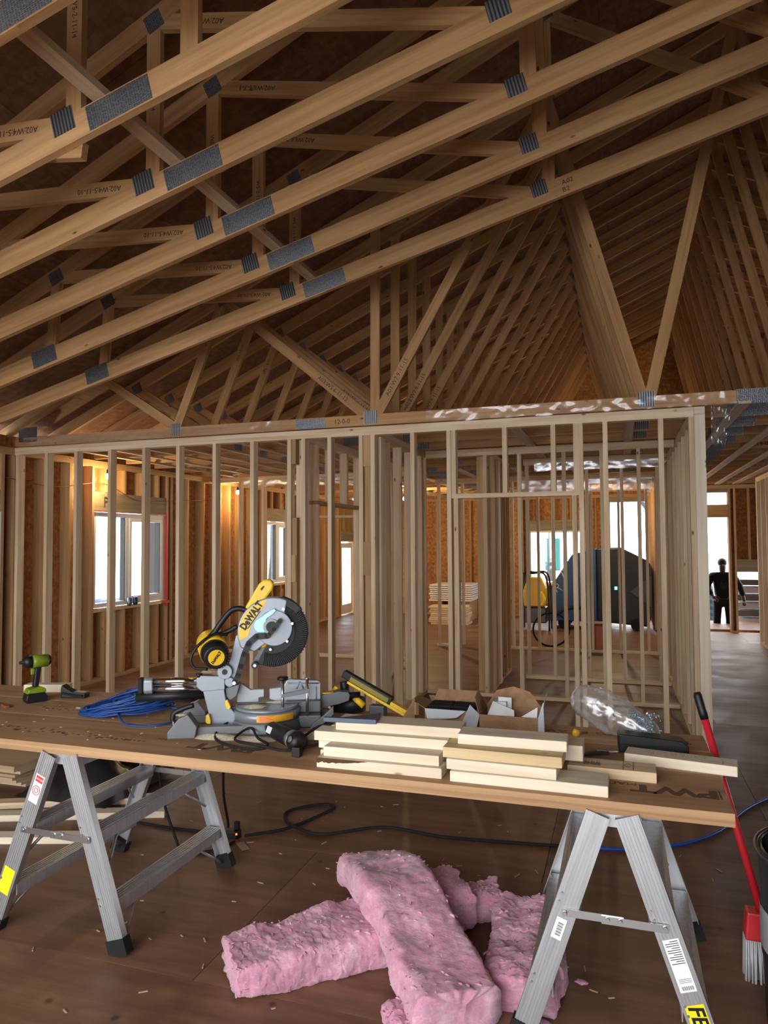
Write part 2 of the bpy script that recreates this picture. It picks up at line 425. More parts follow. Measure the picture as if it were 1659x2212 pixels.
w5 = stud_wall('wall_bath_side', 'y', -1.53, .14, 7.99, 9.6, [8.03, 8.35, 8.66, 8.95, 9.25, 9.58], brown_m, 'short partition of wide brown studs')
piece(w5, 'y', 'stud', 8.05, 8.19, -1.39, .038, .038, 2.684, brown_m); piece(w5, 'y', 'stud', 8.45, 8.59, -1.39, .038, .038, 2.684, stud_m)
w5b = stud_wall('wall_bath_back', 'x', 9.1, .089, -1.14, .56, [-1.1, -.78, -.37, .04, .45], stud_m, 'stud wall behind the narrow room')
w6 = stud_wall('wall_kitchen', 'x', 11.5, .089, -2.9, .56, frange(-2.85, .5, .4064) + [.54], stud_m, 'farthest open stud partition before the big room', gaps=((-2.5, -1.7),))
w7 = stud_wall('wall_hall_left', 'y', .566, .089, FY + .27, 11.6, frange(6.33, 11.5, .4064) + [11.58], stud_m, 'stud wall along the hallway')
w8 = stud_wall('wall_hall_right', 'y', 2.19, .089, 9.8, 13.25, [9.82] + frange(10.4, 13.1, .4064) + [13.19, 13.23], stud_m, 'stud wall on the far side of the hallway', gaps=((9.9, 12.0),))

# exterior walls: wide studs, sheathing sheets outside
def ext_wall(name, ax, c_in, out, a0, a1, openings, label, skip=(), step=.4064, H=HW):
    """openings = (a0, a1, z0, z1). out = +1/-1: side of the sheathing"""
    t = .14; c0 = c_in if out > 0 else c_in - t
    studs = [s for s in frange(a0 + .02, a1, step) if not any(o[0] - .05 < s < o[1] + .05 for o in openings)] + [a1 - .02]
    gaps = [(o[0], o[1]) for o in openings if o[2] < .1]
    for o in openings: studs += [o[0] - .02, o[1] + .02]
    root = stud_wall(name, ax, c0, t, a0, a1, studs, brown_m, label, H, gaps)
    for o in openings:
        zh = min(o[3] + .24, H - .08)
        piece(root, ax, 'header', o[0] - .0, o[1] + .0, c0 + .01, t - .02, o[3] + .005, zh, header_m, 0)
        for s in frange(o[0] + .22, o[1] - .1, .36):
            if H - .076 - zh > .03: piece(root, ax, 'cripple_stud', s - .019, s + .019, c0 + .002, t - .004, zh, H - .076, brown_m)
            if o[2] > .1: piece(root, ax, 'cripple_stud', s - .019, s + .019, c0 + .002, t - .004, .038, o[2] - .038, brown_m)
        if o[2] > .1: piece(root, ax, 'sill', o[0], o[1], c0, t, o[2] - .038, o[2], stud_m, 0)
    # sheathing: sheets cut round the openings
    cs = c_in + t if out > 0 else c_in - t - .012
    cuts = sorted(set([a0, a1] + [q for o in openings for q in o[:2]] + frange(a0 + 1.22, a1, 1.22)))
    for lo, hi in zip(cuts, cuts[1:]):
        if hi - lo < .004: continue
        o = next((o for o in openings if o[0] <= lo + 1e-6 and hi <= o[1] + 1e-6), None)
        spans = [(-.05, 1.22), (1.22, 2.44), (2.44, H + .15)]
        if o: spans = [(max(z0, q0), min(z1, q1)) for z0, z1 in spans for q0, q1 in ((-.05, o[2]), (o[3], H + .15)) if min(z1, q1) - max(z0, q0) > .01]
        cw = cs + .0125 if out > 0 else cs - .0035
        for z0, z1 in ([(spans[0][0], spans[-1][1])] if not o else [q for q in ((-.05, o[2]), (o[3], H + .15)) if q[1] - q[0] > .01]): piece(root, ax, 'sheathing_light_seal', lo - .002 if lo == a0 or not o else lo, hi, cw, .003, z0, z1, black, 0)  # black backing added behind the sheathing so its joints leak no daylight
        for z0, z1 in spans: piece(root, ax, 'sheathing_panel', lo + .001, hi - .001, cs, .012, z0 + .001, z1 - .001, osb_m, 0)
    return root
WIN1 = (7.27, 8.76, .90, 2.13); WIN2 = (11.85, 12.85, .95, 2.13)
ext_wall('wall_left', 'y', XL, -1, -2.1, 16.7, [(4.95, 5.86, .04, 2.06), WIN1, WIN2, (15.55, 16.40, .04, 1.74)], 'exterior wall of brown studs and sheathing with windows')
ext_wall('wall_right', 'y', XR, 1, -2.1, 16.7, [(9.0, 12.0, .3, 2.5)], 'exterior wall beyond the hallway')
FARY = 16.6
ext_wall('wall_far', 'x', FARY, 1, XL, .6, [(-1.97, -.72, .75, 1.96), (-.18, .56, .04, 2.58)], 'far exterior wall of orange sheathing with openings')
ext_wall('wall_entry', 'x', 14.66, 1, .62, XR, [(1.50, 1.95, .04, 2.62), (2.08, 2.46, .04, 1.12)], 'entry wall at the end of the hallway')
piece(W['wall_entry'], 'x', 'header', 1.50, 1.95, 14.665, .13, 2.15, 2.39, brown_m, 0); piece(W['wall_entry'], 'x', 'mullion', 1.565, 1.60, 14.67, .12, 2.39, 2.62, brown_m)
ext_wall('wall_entry_return', 'y', .60, 1, 14.82, 16.7, [], 'short return wall beside the entry')
# unseen rear wall: one opening, shaped for light from behind the camera
ext_wall('wall_back', 'x', -2.1, -1, XL, XR, [(-5.3, .95, .35, 3.3)], 'unseen rear wall with a wide opening shaped for the light', H=3.45)
def gable(name, y0, xa, xb, z0=HW + .15):
    m = MB()
    top = [(xa, max(z0 + .01, chord_z(xa) + .10))] + ([(RIDGE, chord_z(RIDGE) + .10)] if xa < RIDGE < xb else []) + [(xb, max(z0 + .01, chord_z(xb) + .10))]
    m.prism([(xa, z0), (xb, z0)] + top[::-1], y0, y0 + .012)
    return tag(m.build(name, osb_m), 'gable sheathing above the wall', kind='structure')
gable('wall_gable_far', 16.74, XL, XR); gable('wall_gable_back', -2.25, XL, XR, 3.55)
tag(MB().box((.62, 14.66, HW + .09), (XR, 16.74, HW + .15)).build('ceiling_entry', osb_m), 'porch ceiling sheathing', kind='structure')

# ---- windows and doors
def glass_mat():
    m, nt, p = newmat('window_glass'); nt.nodes.remove(p); out = nt.nodes['Material Output']
    t = node(nt, 'ShaderNodeBsdfTransparent'); t.inputs[0].default_value = (.93, .95, .96, 1)
    g = node(nt, 'ShaderNodeBsdfGlossy', Roughness=.02); mx = node(nt, 'ShaderNodeMixShader', Fac=.06)
    nt.links.new(t.outputs[0], mx.inputs[1]); nt.links.new(g.outputs[0], mx.inputs[2]); nt.links.new(mx.outputs[0], out.inputs[0]); return m
glass_m = glass_mat()
def window(name, label, o, x, tape=False):
    """two-light vinyl window set in the left wall; o = (y0, y1, z0, z1)"""
    y0, y1, z0, z1 = o[0] + .012, o[1] - .012, o[2] + .012, o[3] - .012
    root = struct(name, T(x, (y0 + y1) / 2, z0), label); f = .055; ym = y0 + (y1 - y0) * .44
    m = MB()
    for lo, hi in (((x - .04, y0, z0), (x + .04, y1, z0 + f)), ((x - .04, y0, z1 - f), (x + .04, y1, z1)), ((x - .04, y0, z0 + f), (x + .04, y0 + f, z1 - f)), ((x - .04, y1 - f, z0 + f), (x + .04, y1, z1 - f)), ((x - .045, ym - .035, z0 + f), (x + .045, ym + .035, z1 - f))): m.box(lo, hi)
    m.build('window_frame', white_v, root, bevel=.004)
    s = MB(); a, b = ym + .036, y1 - f - .001
    for lo, hi in (((x - .02, a, z0 + f + .001), (x + .055, b, z0 + f + .05)), ((x - .02, a, z1 - f - .05), (x + .055, b, z1 - f - .001)), ((x - .02, a, z0 + f + .05), (x + .055, a + .05, z1 - f - .05)), ((x - .02, b - .06, z0 + f + .05), (x + .055, b, z1 - f - .05))): s.box(lo, hi)
    s.build('sash', white_v, root, bevel=.004)
    k = MB(); k.box((x - .03, b - .075, z0 + f + .05), (x + .05, b - .061, z1 - f - .05)); k.box((x - .03, ym - .05, z0 + f), (x + .04, ym - .036, z1 - f)); k.build('gasket', black, root)
    block('pane', (x - .004, y0 + f, z0 + f), (x + .004, ym - .036, z1 - f), glass_m, root); block('pane', (x - .004, a + .05, z0 + f + .05), (x + .004, b - .06, z1 - f - .05), glass_m, root)
    if tape:
        t = MB(); t.box((x + .045, y1 + .013, z0 - .09), (x + .072, y1 + .05, z1 + .03)); t.box((x + .046, y0 - .02, z0 - .012), (x + .071, y0 + .06, z0 - .002)); t.box((x + .045, y1 - .1, z0 - .05), (x + .071, y1 + .1, z0 - .012)); t.box((x + .045, y0 - .02, z1 + .004), (x + .07, y1 + .02, z1 + .012))
        t.build('flashing_tape', red_tape, root)
    return root
window('window_1', 'white two-light window in the left room with red tape', WIN1, XL - .07, True)
window('window_2', 'white two-light window farther along the left wall', WIN2, XL - .07)
d = struct('door_1', T(XL - .05, 5.4, 0), 'white exterior door at the left edge')
block('door_leaf', (XL - .09, 4.99, .05), (XL - .045, 5.82, 2.03), white_v, d, 2)
mj = MB(); mj.box((XL - .14, 5.82, .04), (XL + .005, 5.858, 2.06)); mj.box((XL - .14, 4.952, .04), (XL + .005, 4.99, 2.06)); mj.build('jamb', white_v, d)
for z in (.3, 1.0, 1.75): block('hinge', (XL - .05, 5.80, z), (XL - .03, 5.825, z + .1), darksteel, d)
d = struct('door_2', T(XL, 15.97, 0), 'white glazed door at the far end of the left wall')
DM_ = T(XL + FARY - .01, 15.97 + 5.35, 0) @ RZ(PI / 2)
mj = MB(); x0, x1, z1 = -5.74, -4.96, 1.71
mj.box((x0, FARY + .02, .04), (x0 + .1, FARY + .07, z1)); mj.box((x1 - .1, FARY + .02, .04), (x1, FARY + .07, z1)); mj.box((x0 + .1, FARY + .02, .04), (x1 - .1, FARY + .07, .25)); mj.box((x0 + .1, FARY + .02, z1 - .12), (x1 - .1, FARY + .07, z1))
mj.build('door_leaf', white_v, d, DM_); block('pane', (XL - .06, 15.67, .25), (XL - .05, 16.28, z1 - .12), glass_m, d)
for z in (.3, .85, 1.4): block('hinge', (XL - .02, 15.56, z), (XL + .0, 15.60, z + .1), yellow, d)
w = struct('window_3', T(-.8, FARY, 1), 'window opening with white trim in the far wall')
mj = MB()
for lo, hi in (((-1.97, .78, .0), (-1.93, 1.94, 0)), ((-.76, .78, 0), (-.72, 1.94, 0)), ((-1.97, .75, 0), (-.72, .79, 0)), ((-1.97, 1.92, 0), (-.72, 1.96, 0))): mj.box((lo[0], FARY + .05, lo[1]), (hi[0], FARY + .12, hi[1]))
mj.build('window_frame', white_v, w); block('pane', (-1.93, FARY + .08, .79), (-.76, FARY + .086, 1.92), glass_m, w)
# ================================================================ roof trusses
ORD = 'first second third fourth fifth sixth seventh eighth ninth tenth eleventh twelfth thirteenth fourteenth fifteenth sixteenth seventeenth eighteenth nineteenth'.split()
S2 = .6096; Y1 = 5.14
def stamp(body, size, a, b, y, parent, flip=False, along=.0, off=0):
    """ink stamp on the near face of a member running from a to b (x, z)"""
    d = V((b[0] - a[0], 0, b[1] - a[1])).normalized(); u = V((-d.z, 0, d.x))
    p = V((a[0], y, a[1])) + d * along + u * off
    if flip: d, u = -d, -u
    M = Matrix(((d.x, u.x, 0, p.x), (0, 0, -1, p.y), (d.z, u.z, 0, p.z), (0, 0, 0, 1)))
    return text(body, size, M, ink, parent)
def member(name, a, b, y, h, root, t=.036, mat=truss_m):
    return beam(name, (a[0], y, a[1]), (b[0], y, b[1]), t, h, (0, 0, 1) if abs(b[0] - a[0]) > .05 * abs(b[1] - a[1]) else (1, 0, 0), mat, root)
def cplate(c, y, w, h, ang, root, mat, back=False):
    """steel plate on the near face of the joint at c (x, z)"""
    o = bpy.data.objects.new('connector_plate', boxmesh(w, .0016, h, mat))
    return link(o, root, T(c[0], y - .0199, c[1]) @ RY(-ang))
BS = .26
def bot_z(x): return 2.914 + BS * ((x if x <= RIDGE else 2 * RIDGE - x) + 5.471)     # centre of the sloping bottom chord
def mirror(p): return (2 * RIDGE - p[0], p[1])
ab = math.atan(BS); at_ = math.atan(SLOPE)
def vaulted(k):
    y = Y1 - S2 * (k - 1)
    lab = 'vaulted roof truss with sloping bottom chord, ' + ('the one nearest the long stud wall' if k == 1 else '%s from the long stud wall' % ORD[k - 1])
    root = thing('vaulted_truss', lab, 'roof truss', T(XL, y, HW), 'vaulted trusses over the open room')
    sides = (0, 1)
    for s in sides:
        mm = mirror if s else (lambda p: p)
        tc = [mm((XL - .35, chord_z(XL - .35))), mm((RIDGE, chord_z(RIDGE)))]
        bc = [mm((XL + .05, bot_z(XL + .05))), mm((-2.18, bot_z(-2.18))), mm((RIDGE, bot_z(RIDGE)))]
        member('top_chord', tc[0], tc[1], y, .12, root, .038)
        b1 = member('bottom_chord', bc[0], bc[1], y, .14, root, .038); b2 = member('bottom_chord', bc[1], bc[2], y, .14, root, .038)
        T1, T2, T3 = (-4.25, chord_z(-4.25) - .02), (-2.44, chord_z(-2.44) - .02), (-.45, chord_z(-.45) - .02)
        for nm, a, b in (('web', (-4.30, bot_z(-4.3) + .02), T1), ('web', T1, (-2.5, bot_z(-2.5) + .04)), ('web', (-2.44, bot_z(-2.44) + .02), T2), ('web', T2, (-.53, bot_z(-.53) + .03)), ('web', (-.43, bot_z(-.43) + .02), T3), ('web', T3, (.98, bot_z(.98) + .05))):
            wb = member(nm, mm(a), mm(b), y, .089, root)
            if s == 0 and k <= 5:
                if a is T1: stamp('A02:W4:5-11-10', .045, a, b, y - .0185, wb, True, 1.45)
                if a is T2: stamp('A02:W6:6-7-1', .045, a, b, y - .0185, wb, True, .33)
                if b is T2: stamp('W5-2-11-14', .040, a, b, y - .0185, wb, True, .52)
        sg = -1 if s else 1
        if s == 0 or k < 4:
            for c, w_, h_, an, mt in (((-2.18, bot_z(-2.18)), .36, .125, ab, plate_d), ((-2.5, bot_z(-2.5) + .055), .13, .12, ab, plate_r), ((-.50, bot_z(-.5) + .05), .11, .11, ab, plate_r), ((-4.36, bot_z(-4.36) + .02), .24, .135, ab, plate_d),
                                      (T1, .13, .11, at_, plate_d), (T2, .11, .11, at_, plate_d), (T3, .11, .11, at_, plate_d)):
                cplate(mm(c), y, w_, h_, an * sg, root, mt)
    if k == 5: member('strut', (-1.80, bot_z(-1.8) + .06), (-1.80, chord_z(-1.8)), y, .092, root, .037)
    if k == 1:
        M = lambda x, dz, s: Matrix(((math.cos(ab), -math.sin(ab), 0, x), (0, 0, -1, y - .0195), (math.sin(ab), math.cos(ab), 0, bot_z(x) + dz), (0, 0, 0, 1)))
        text('A02', .05, M(-.30, .02, 1), ink, root); text('B2', .05, M(-.31, -.035, 1), ink, root)
    return root
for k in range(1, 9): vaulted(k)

# continuous lateral brace lying on the bottom chords
br = beam('lateral_brace', (-2.30, .3, bot_z(-2.30) + .104), (-2.30, 5.17, bot_z(-2.30) + .104), .089, .038, (0, 0, 1), stud_m)
tag(br, 'long flat brace board laid across the vaulted trusses above their splice plates', 'brace')
# cut-off stub nailed across the second bay and a hanging block by the nearest truss
st = beam('scrap_block', (-2.85, 2.742, 3.675), (-2.42, 2.742, 3.612), .038, .080, (0, 0, 1), truss_m)
tag(st, 'short scrap board fixed under a vaulted truss chord near the left edge', 'board')

N1, N2, N3 = (-4.18, 2.87), (-2.12, 2.87), (.23, 2.87)
BZ = 2.826                                    # centre of the flat bottom chord
def flat(j):
    y = FY + .0445 + S2 * j
    lab = ('flat-bottomed roof truss sitting on top of the long stud wall, stamped A03' if j == 0 else '%s flat-bottomed roof truss behind the long stud wall' % ORD[j])
    root = thing('flat_truss', lab, 'roof truss', T(XL, y, HW), 'flat-bottomed trusses over the framed rooms')
    full = y < 14.6
    for s in (0, 1):
        mm = mirror if s else (lambda p: p); sg = -1 if s else 1
        member('top_chord', mm((XL - .35, chord_z(XL - .35))), mm((RIDGE, chord_z(RIDGE))), y, .12, root, .038)
        bc = member('bottom_chord', mm((XL - .02, BZ)), mm((RIDGE, BZ)), y, .10, root, .038)
        if s == 0: bch = bc
        T1, T2, T3, T4 = (-5.12, chord_z(-5.12) - .03), (-3.66, chord_z(-3.66) - .03), (-.52, chord_z(-.52) - .03), (RIDGE - .03, chord_z(RIDGE) - .1)
        webs = [(N1, T1), (N1, T2), (N2, T2), ((N2[0] + .04, N2[1]), (N2[0] + .05, chord_z(N2[0] + .05) - .03)), (N2, T3), (N3, T3), (N3, T4)]
        for q, (a, b) in enumerate(webs):
            off = (0, 0, -.05, 0, .06, -.03, .03)[q]
            a = (a[0] + off, a[1]); wb = member('web', mm(a), mm(b), y, .089, root)
            if s == 0 and j < 3:
                if q == 4: stamp('A03:W7:9-11-15', .055, a, b, y - .0185, wb, False, .38)
                if q == 2: stamp('A03:W5:6-11-12', .055, a, b, y - .0185, wb, True, .42)
                if q == 1: stamp('W3-14-10', .045, a, b, y - .0185, wb, False, .95)
        if s == 0 or True:
            for c in (N1, N2, N3): cplate(mm((c[0], BZ + .025)), y, .13 if c[0] > -3 else .105, .12, 0, root, plate_r)
            if s == 0: cplate((-2.72, BZ - .005), y, .30, .088, 0, root, plate_d); cplate((RIDGE, BZ), y, .33, .115, 0, root, plate_d)
            for c in (T1, T2, T3): cplate(mm(c), y, .12, .11, at_ * sg, root, plate_d)
            cplate(mm((-6.05, 2.90)), y, .25, .16, 0, root, plate_d)
    if j == 0:
        stamp('12-0-0', .06, (XL, BZ), (RIDGE, BZ), y - .0192, bch, False, 3.80)
    if 0 < j < 6:
        stamp('B3:14-0-0', .07, (RIDGE, BZ), (RIDGE + 2, BZ), y - .0192, bch, False, .52)
    return root
for j in range(0, 17): flat(j)

# ceiling strapping under the flat trusses: boards running away from the camera
for q, (x, y0, y1) in enumerate([(x, FY + .1, 9.9) for x in (-5.75, -5.35, -4.95, -4.55, -4.15, -3.75, -3.35)] + [(-.9, FY + .1, 9.0), (.1, FY + .1, 9.0), (.93, FY - .05, 14.5), (1.38, FY + .8, 14.5), (1.74, FY + 2.2, 14.5), (2.05, 10, 14.5)] + [(x, 10.05, 16.4) for x in (-4.6, -3.8, -3.0, -2.2, -1.4, -.6)]):
    wd = .064 if x < -3 and y1 < 10 else .089
    b_ = beam('ceiling_strap', (x, y0, BZ - .061), (x + .01, y1, BZ - .061), wd, .019, (0, 0, 1), strap_m)
    where = ('over the left room' if y1 < 9.95 and x < -3 else 'over the narrow middle room' if y1 < 9.5 else 'over the hallway' if x > .5 else 'over the far big room')
    grp = {'over the left room': 7, 'over the narrow middle room': 2, 'over the hallway': 4, 'over the far big room': 6}
    idx = {'over the left room': q, 'over the narrow middle room': q - 7, 'over the hallway': q - 9, 'over the far big room': q - 13}[where]
    tag(b_, 'thin strapping board %s, %s counting from the left' % (where, ORD[idx]), 'strapping', 'ceiling strapping ' + where)

# clear vapour film stapled along the wall-top chord and the corner
def film_strip(name, label, x0, x1, z0, z1, y, n=60, amp=.012, seed=0, mat=None):
    m = MB(); k = 8
    vs = []
    for i in range(n + 1):
        for j in range(k + 1):
            u, v = i / n, j / k
            x = x0 + (x1 - x0) * u; z = z0 + (z1 - z0) * v + .012 * noise.noise(V((x * 6, seed, 3))) * (1 - v)
            a = noise.noise(V((x * 7, z * 11, seed))) + .45 * noise.noise(V((x * 19, z * 26, seed + 5)))
            vs.append((x, y - .008 - amp * abs(a) - .0, z))
    m.add(vs, [(i * (k + 1) + j, i * (k + 1) + j + 1, (i + 1) * (k + 1) + j + 1, (i + 1) * (k + 1) + j) for i in range(n) for j in range(k)], None, True)
    return tag(m.build(name, mat or film_m), label, 'plastic sheet')
film_strip('vapour_film', 'clear plastic film stapled over the left half of the wall-top chord', -6.1, -2.95, 2.77, 2.868, FY + .025, 160)
film_strip('vapour_film', 'crinkled clear plastic film over the right half of the wall-top chord', -1.6, .92, 2.77, 2.872, FY + .025, 140, .015, 7)
m = MB(); vs = []
for i in range(15):
    for j in range(17):
        u, v = i / 14, j / 16
        x = .70 + .16 * u * (1 - .3 * v); z = 2.76 - .30 * v + .02 * noise.noise(V((u * 4, v * 6, 2))); yy = FY + .03 + .10 * u + .03 * noise.noise(V((u * 5, v * 5, 9)))
        vs.append((x, yy, z))
m.add(vs, [(i * 17 + j, i * 17 + j + 1, (i + 1) * 17 + j + 1, (i + 1) * 17 + j) for i in range(14) for j in range(16)], None, True)
tag(m.build('vapour_film', film_m), 'loose flap of clear plastic hanging at the corner post', 'plastic sheet')
# ================================================================ workbench: laminated beams laid on two trestles
BT = .84
def bench_beam(y0, y1, x0, x1, label):
    m = MB(); m.box((x0, y0, BT - .044), (x1, y1, BT))
    o = m.build('laminated_beam', lvl_m, None, T(0, 0, 0), bevel=.002)
    return tag(o, label, 'beam', 'beams of the makeshift workbench')
bA = bench_beam(2.535, 2.935, -4.3, .335, 'laminated beam along the front edge of the workbench, printed PWT')
bB = bench_beam(2.938, 3.235, -4.3, .350, 'middle laminated beam of the makeshift workbench')
bC = bench_beam(3.238, 3.50, -4.3, .340, 'laminated beam along the back edge of the workbench')
def bench_text(body, size, x, y, parent, sx=1.0, shear=0, mat=ink, weight=0):
    return text(body, size, T(x, y, BT + .0004) @ RZ(PI), mat, parent, sx=sx, shear=shear, weight=weight)
faded = plain('faded_print', (.11, .065, .035), .85)
bench_text('PWT', .105, .165, 2.70, bA, 1.25, mat=faded, weight=.005)
mm_ = MB(); mm_.box((.290, 2.66, BT), (.300, 2.745, BT + .0004)); mm_.box((.309, 2.66, BT), (.315, 2.745, BT + .0004)); mm_.build('print_bar', faded, bA)
bench_text('MADE', .04, -.02, 2.735, bA, 1.2, mat=faded)
bench_text('PWT', .105, -1.62, 2.70, bA, 1.35, mat=faded, weight=.005)
bench_text('TM', .03, -1.95, 2.74, bA, 1.3, mat=faded)
mk = MB(); random.seed(3)
for i in range(46):
    x = -3.1 + i * .024 + random.uniform(-.006, .006); y = 2.66 + .05 * random.random()
    mk.box((x, y, BT), (x + random.uniform(.008, .02), y + random.uniform(.006, .03), BT + .0004))
mk.build('worn_print', faded, bA)
mk = MB()
for i in range(22):
    x = -2.95 + i * .02 + random.uniform(-.005, .005); y = 3.05 + .03 * random.random()
    mk.box((x, y, BT), (x + .014, y + random.uniform(.006, .02), BT + .0004))
mk.build('worn_print', faded, bB)
bench_text('G-EL AVE', .05, -.22, 3.40, bC, 1.5, mat=faded)
mk = MB()
for i in range(9): mk.box((-.08 + .012 * i, 3.385, BT), (-.072 + .012 * i, 3.40 + .01 * (i % 2), BT + .0004))
for i in range(16): mk.box((.09 + .012 * i, 3.33, BT), (.098 + .012 * i, 3.345 + .012 * (i % 3), BT + .0004))
mk.build('worn_print', faded, bC)

# ---- aluminium trestles: two ladder sides hinged at the ridge
def alu_mat():
    m, nt, p = newmat('brushed_aluminium'); c, _ = coords(nt)
    n = node(nt, 'ShaderNodeTexNoise', Scale=1.0, Detail=4.0); nt.links.new(vmath(nt, 'MULTIPLY', c, (60, 60, 4)), n.inputs['Vector'])
    nt.links.new(ramp(nt, n.outputs[0], [(.3, (.42, .43, .45)), (.7, (.55, .56, .58))]), p.inputs['Base Color'])
    p.inputs['Metallic'].default_value = .8; p.inputs['Roughness'].default_value = .42; return m
alu = alu_mat(); label_red = plain('danger_red', (.62, .04, .05), .5); sticker_y = plain('sticker_yellow', (.85, .72, .01), .45)
def trestle(xr, label, stickers, wide=0):
    TY0, TY1, TH = 2.56, 3.36, .795
    root = thing('aluminium_trestle', label, 'trestle', T(xr, (TY0 + TY1) / 2, 0), 'trestles carrying the workbench')
    sl = .334; legs = {}
    for sx in (-1, 1):
        for sy, yb in ((-1, TY0), (1, TY1)):
            # channel profile: broad ribbed face outwards in y, flanges turned in
            wx = wide if sx < 0 else 0
            a = V((xr + sx * (.312 + wx), yb + sy * .035, .012)); b = V((xr + sx * (.045 + wx * .35), yb, TH))
            d = (b - a); L = d.length; M = frame(a, (0, -sy, 0), d)      # local z along the leg, x inwards
            if True:
                m = MB(); w_ = .040
                m.box((0, -w_, 0), (.003, w_, L)); m.box((.003, -w_, 0), (.032, -w_ + .003, L)); m.box((.003, w_ - .003, 0), (.032, w_, L))
                for q in range(7): yy = -w_ + .008 + q * .0107; m.box((-.0018, yy - .0022, 0), (0, yy + .0022, L))
                leg = m.build('leg', alu, root, M); legs[sx, sy] = (a, b, leg, M, L)
                f = MB(); f.box((-.006, -w_ - .006, -.012), (.038, w_ + .006, .055)); f.build('rubber_foot', rubber, leg, M)
                r_ = MB()
                for z in (.20, .23, .50, .53): r_.cyl((-.001, w_ - .012, z), (-.006, w_ - .012, z), .005, .004, 8)
                r_.build('rivet', steel, leg, M)
    for sx in (-1, 1):      # treads between front and rear legs
        for z in (.20, .48):
            t_ = z / TH; x = xr + sx * (.312 + (.045 - .312) * t_ + (wide * (1 - .65 * t_) if sx < 0 else 0))
            m = MB(); ang = -sx * .32
            M = T(x, 0, z) @ RY(ang * .0)
            m.box((-.042, TY0 - .012, .0), (.042, TY1 + .012, .004), M); m.box((-.042, TY0 - .012, -.045), (-.038, TY1 + .012, 0), M); m.box((.038, TY0 - .012, -.045), (.042, TY1 + .012, 0), M)
            for q in range(5): m.box((-.034 + q * .015, TY0, .004), (-.028 + q * .015, TY1, .006), M)
            m.build('tread', alu, root)
            for ya, yb_ in ((TY0 + .16, TY0 + .02), (TY1 - .16, TY1 - .02)): k = MB(); k.tube([(x, ya, z - .04), (x + sx * .06, yb_, z - .16)], .007, 6); k.build('tread_brace', alu, root)
    m = MB(); m.box((xr - .085, TY0 - .01, TH - .045), (xr + .085, TY1 + .01, TH - .002)); m.build('head', alu, root)
    for yb in (TY0 - .034, TY1 + .034):
        z = .46; hx = .312 + (.045 - .312) * z / TH
        m = MB(); s_ = -1 if yb < 3 else 1
        m.box((xr - hx - .01 - wide * .6, yb + s_ * .006 - .0015, z - .013), (xr + .03, yb + s_ * .006 + .0015, z + .013)); m.box((xr - .04, yb + s_ * .010 - .0015, z - .016), (xr + hx + .01, yb + s_ * .010 + .0015, z + .010))
        sp = m.build('spreader', steel, root)
        for dx in (-hx - wide * .6, -.02, .02, hx): k = MB(); k.cyl((xr + dx, yb + s_ * .010, z), (xr + dx, yb + s_ * .017, z), .008, .006, 10); k.build('rivet', steel, sp)
    for sx, t0, L, w_, kind in stickers:
        a, b, leg, M, LL = legs[sx, -1]
        st = MB(); st.box((-.0026, -w_ / 2, t0), (-.0019, w_ / 2, t0 + L)); o = st.build('sticker', {'yellow': sticker_y, 'yellow2': sticker_y}.get(kind, paper), root, M)
        TM = M @ T(-.0027, 0, t0 + L / 2) @ Matrix(((0, 0, -1, 0), (1, 0, 0, 0), (0, 1, 0, 0), (0, 0, 0, 1)))   # text plane: x across, y up the leg, facing out
        TM = M @ T(-.0028, 0, t0 + L / 2) @ Matrix(((0, 0, -1, 0), (-1, 0, 0, 0), (0, 1, 0, 0), (0, 0, 0, 1)))
        if kind == 'yellow': text('FEA', .065, TM @ RZ(-PI / 2), black, o, align='CENTER', shear=.15, weight=.0015)
        elif kind == 'danger':
            d_ = MB(); d_.box((-.0030, -w_ * .4, t0 + L * .74), (-.0027, w_ * .4, t0 + L * .95)); d_.build('danger_band', label_red, o, M)
            text('DANGER', .012, TM @ T(0, L * .345, .0006), paper, o)
            d_ = MB()
            for rr in (.010, .020):
                d_.tube([(-.0030, rr * math.cos(t), t0 + L * .45 + rr * math.sin(t)) for t in [k * PI / 12 for k in range(25)]], .0016, 5)
            d_.build('danger_symbol', label_red, o, M)
        elif kind == 'barcode':
            d_ = MB()
            for q in range(14): d_.box((-.0030, -w_ * .30, t0 + L * .18 + q * L * .045), (-.0026, w_ * .2, t0 + L * .18 + q * L * .045 + L * (.015 if q % 3 else .03)))
            d_.build('barcode', ink, o, M)
        elif kind == 'long':
            d_ = MB()
            for q in range(11): d_.box((-.0030, -w_ * .4, t0 + L * (.95 - q * .042)), (-.0026, w_ * (.4 if q % 3 else .1), t0 + L * (.963 - q * .042)))
            for q in range(12): d_.box((-.0030, -w_ * .36 + q * w_ * .06, t0 + L * .04), (-.0026, -w_ * .36 + q * w_ * .06 + w_ * (.02 if q % 2 else .035), t0 + L * .11))
            for q in range(3): d_.box((-.0030, -w_ * .4, t0 + L * (.18 + q * .03)), (-.0026, w_ * .35, t0 + L * (.186 + q * .03)))
            d_.build('fine_print', ink, o, M)
    return root
trestle(-.04, 'aluminium trestle under the right end of the workbench, with white label', [(-1, .375, .075, .035, 'barcode'), (1, .27, .165, .052, 'long'), (1, .12, .11, .06, 'yellow')])
trestle(-2.32, 'aluminium trestle under the left part of the workbench, with danger sticker', [(-1, .61, .13, .05, 'danger'), (-1, .17, .12, .06, 'yellow2')], .055)
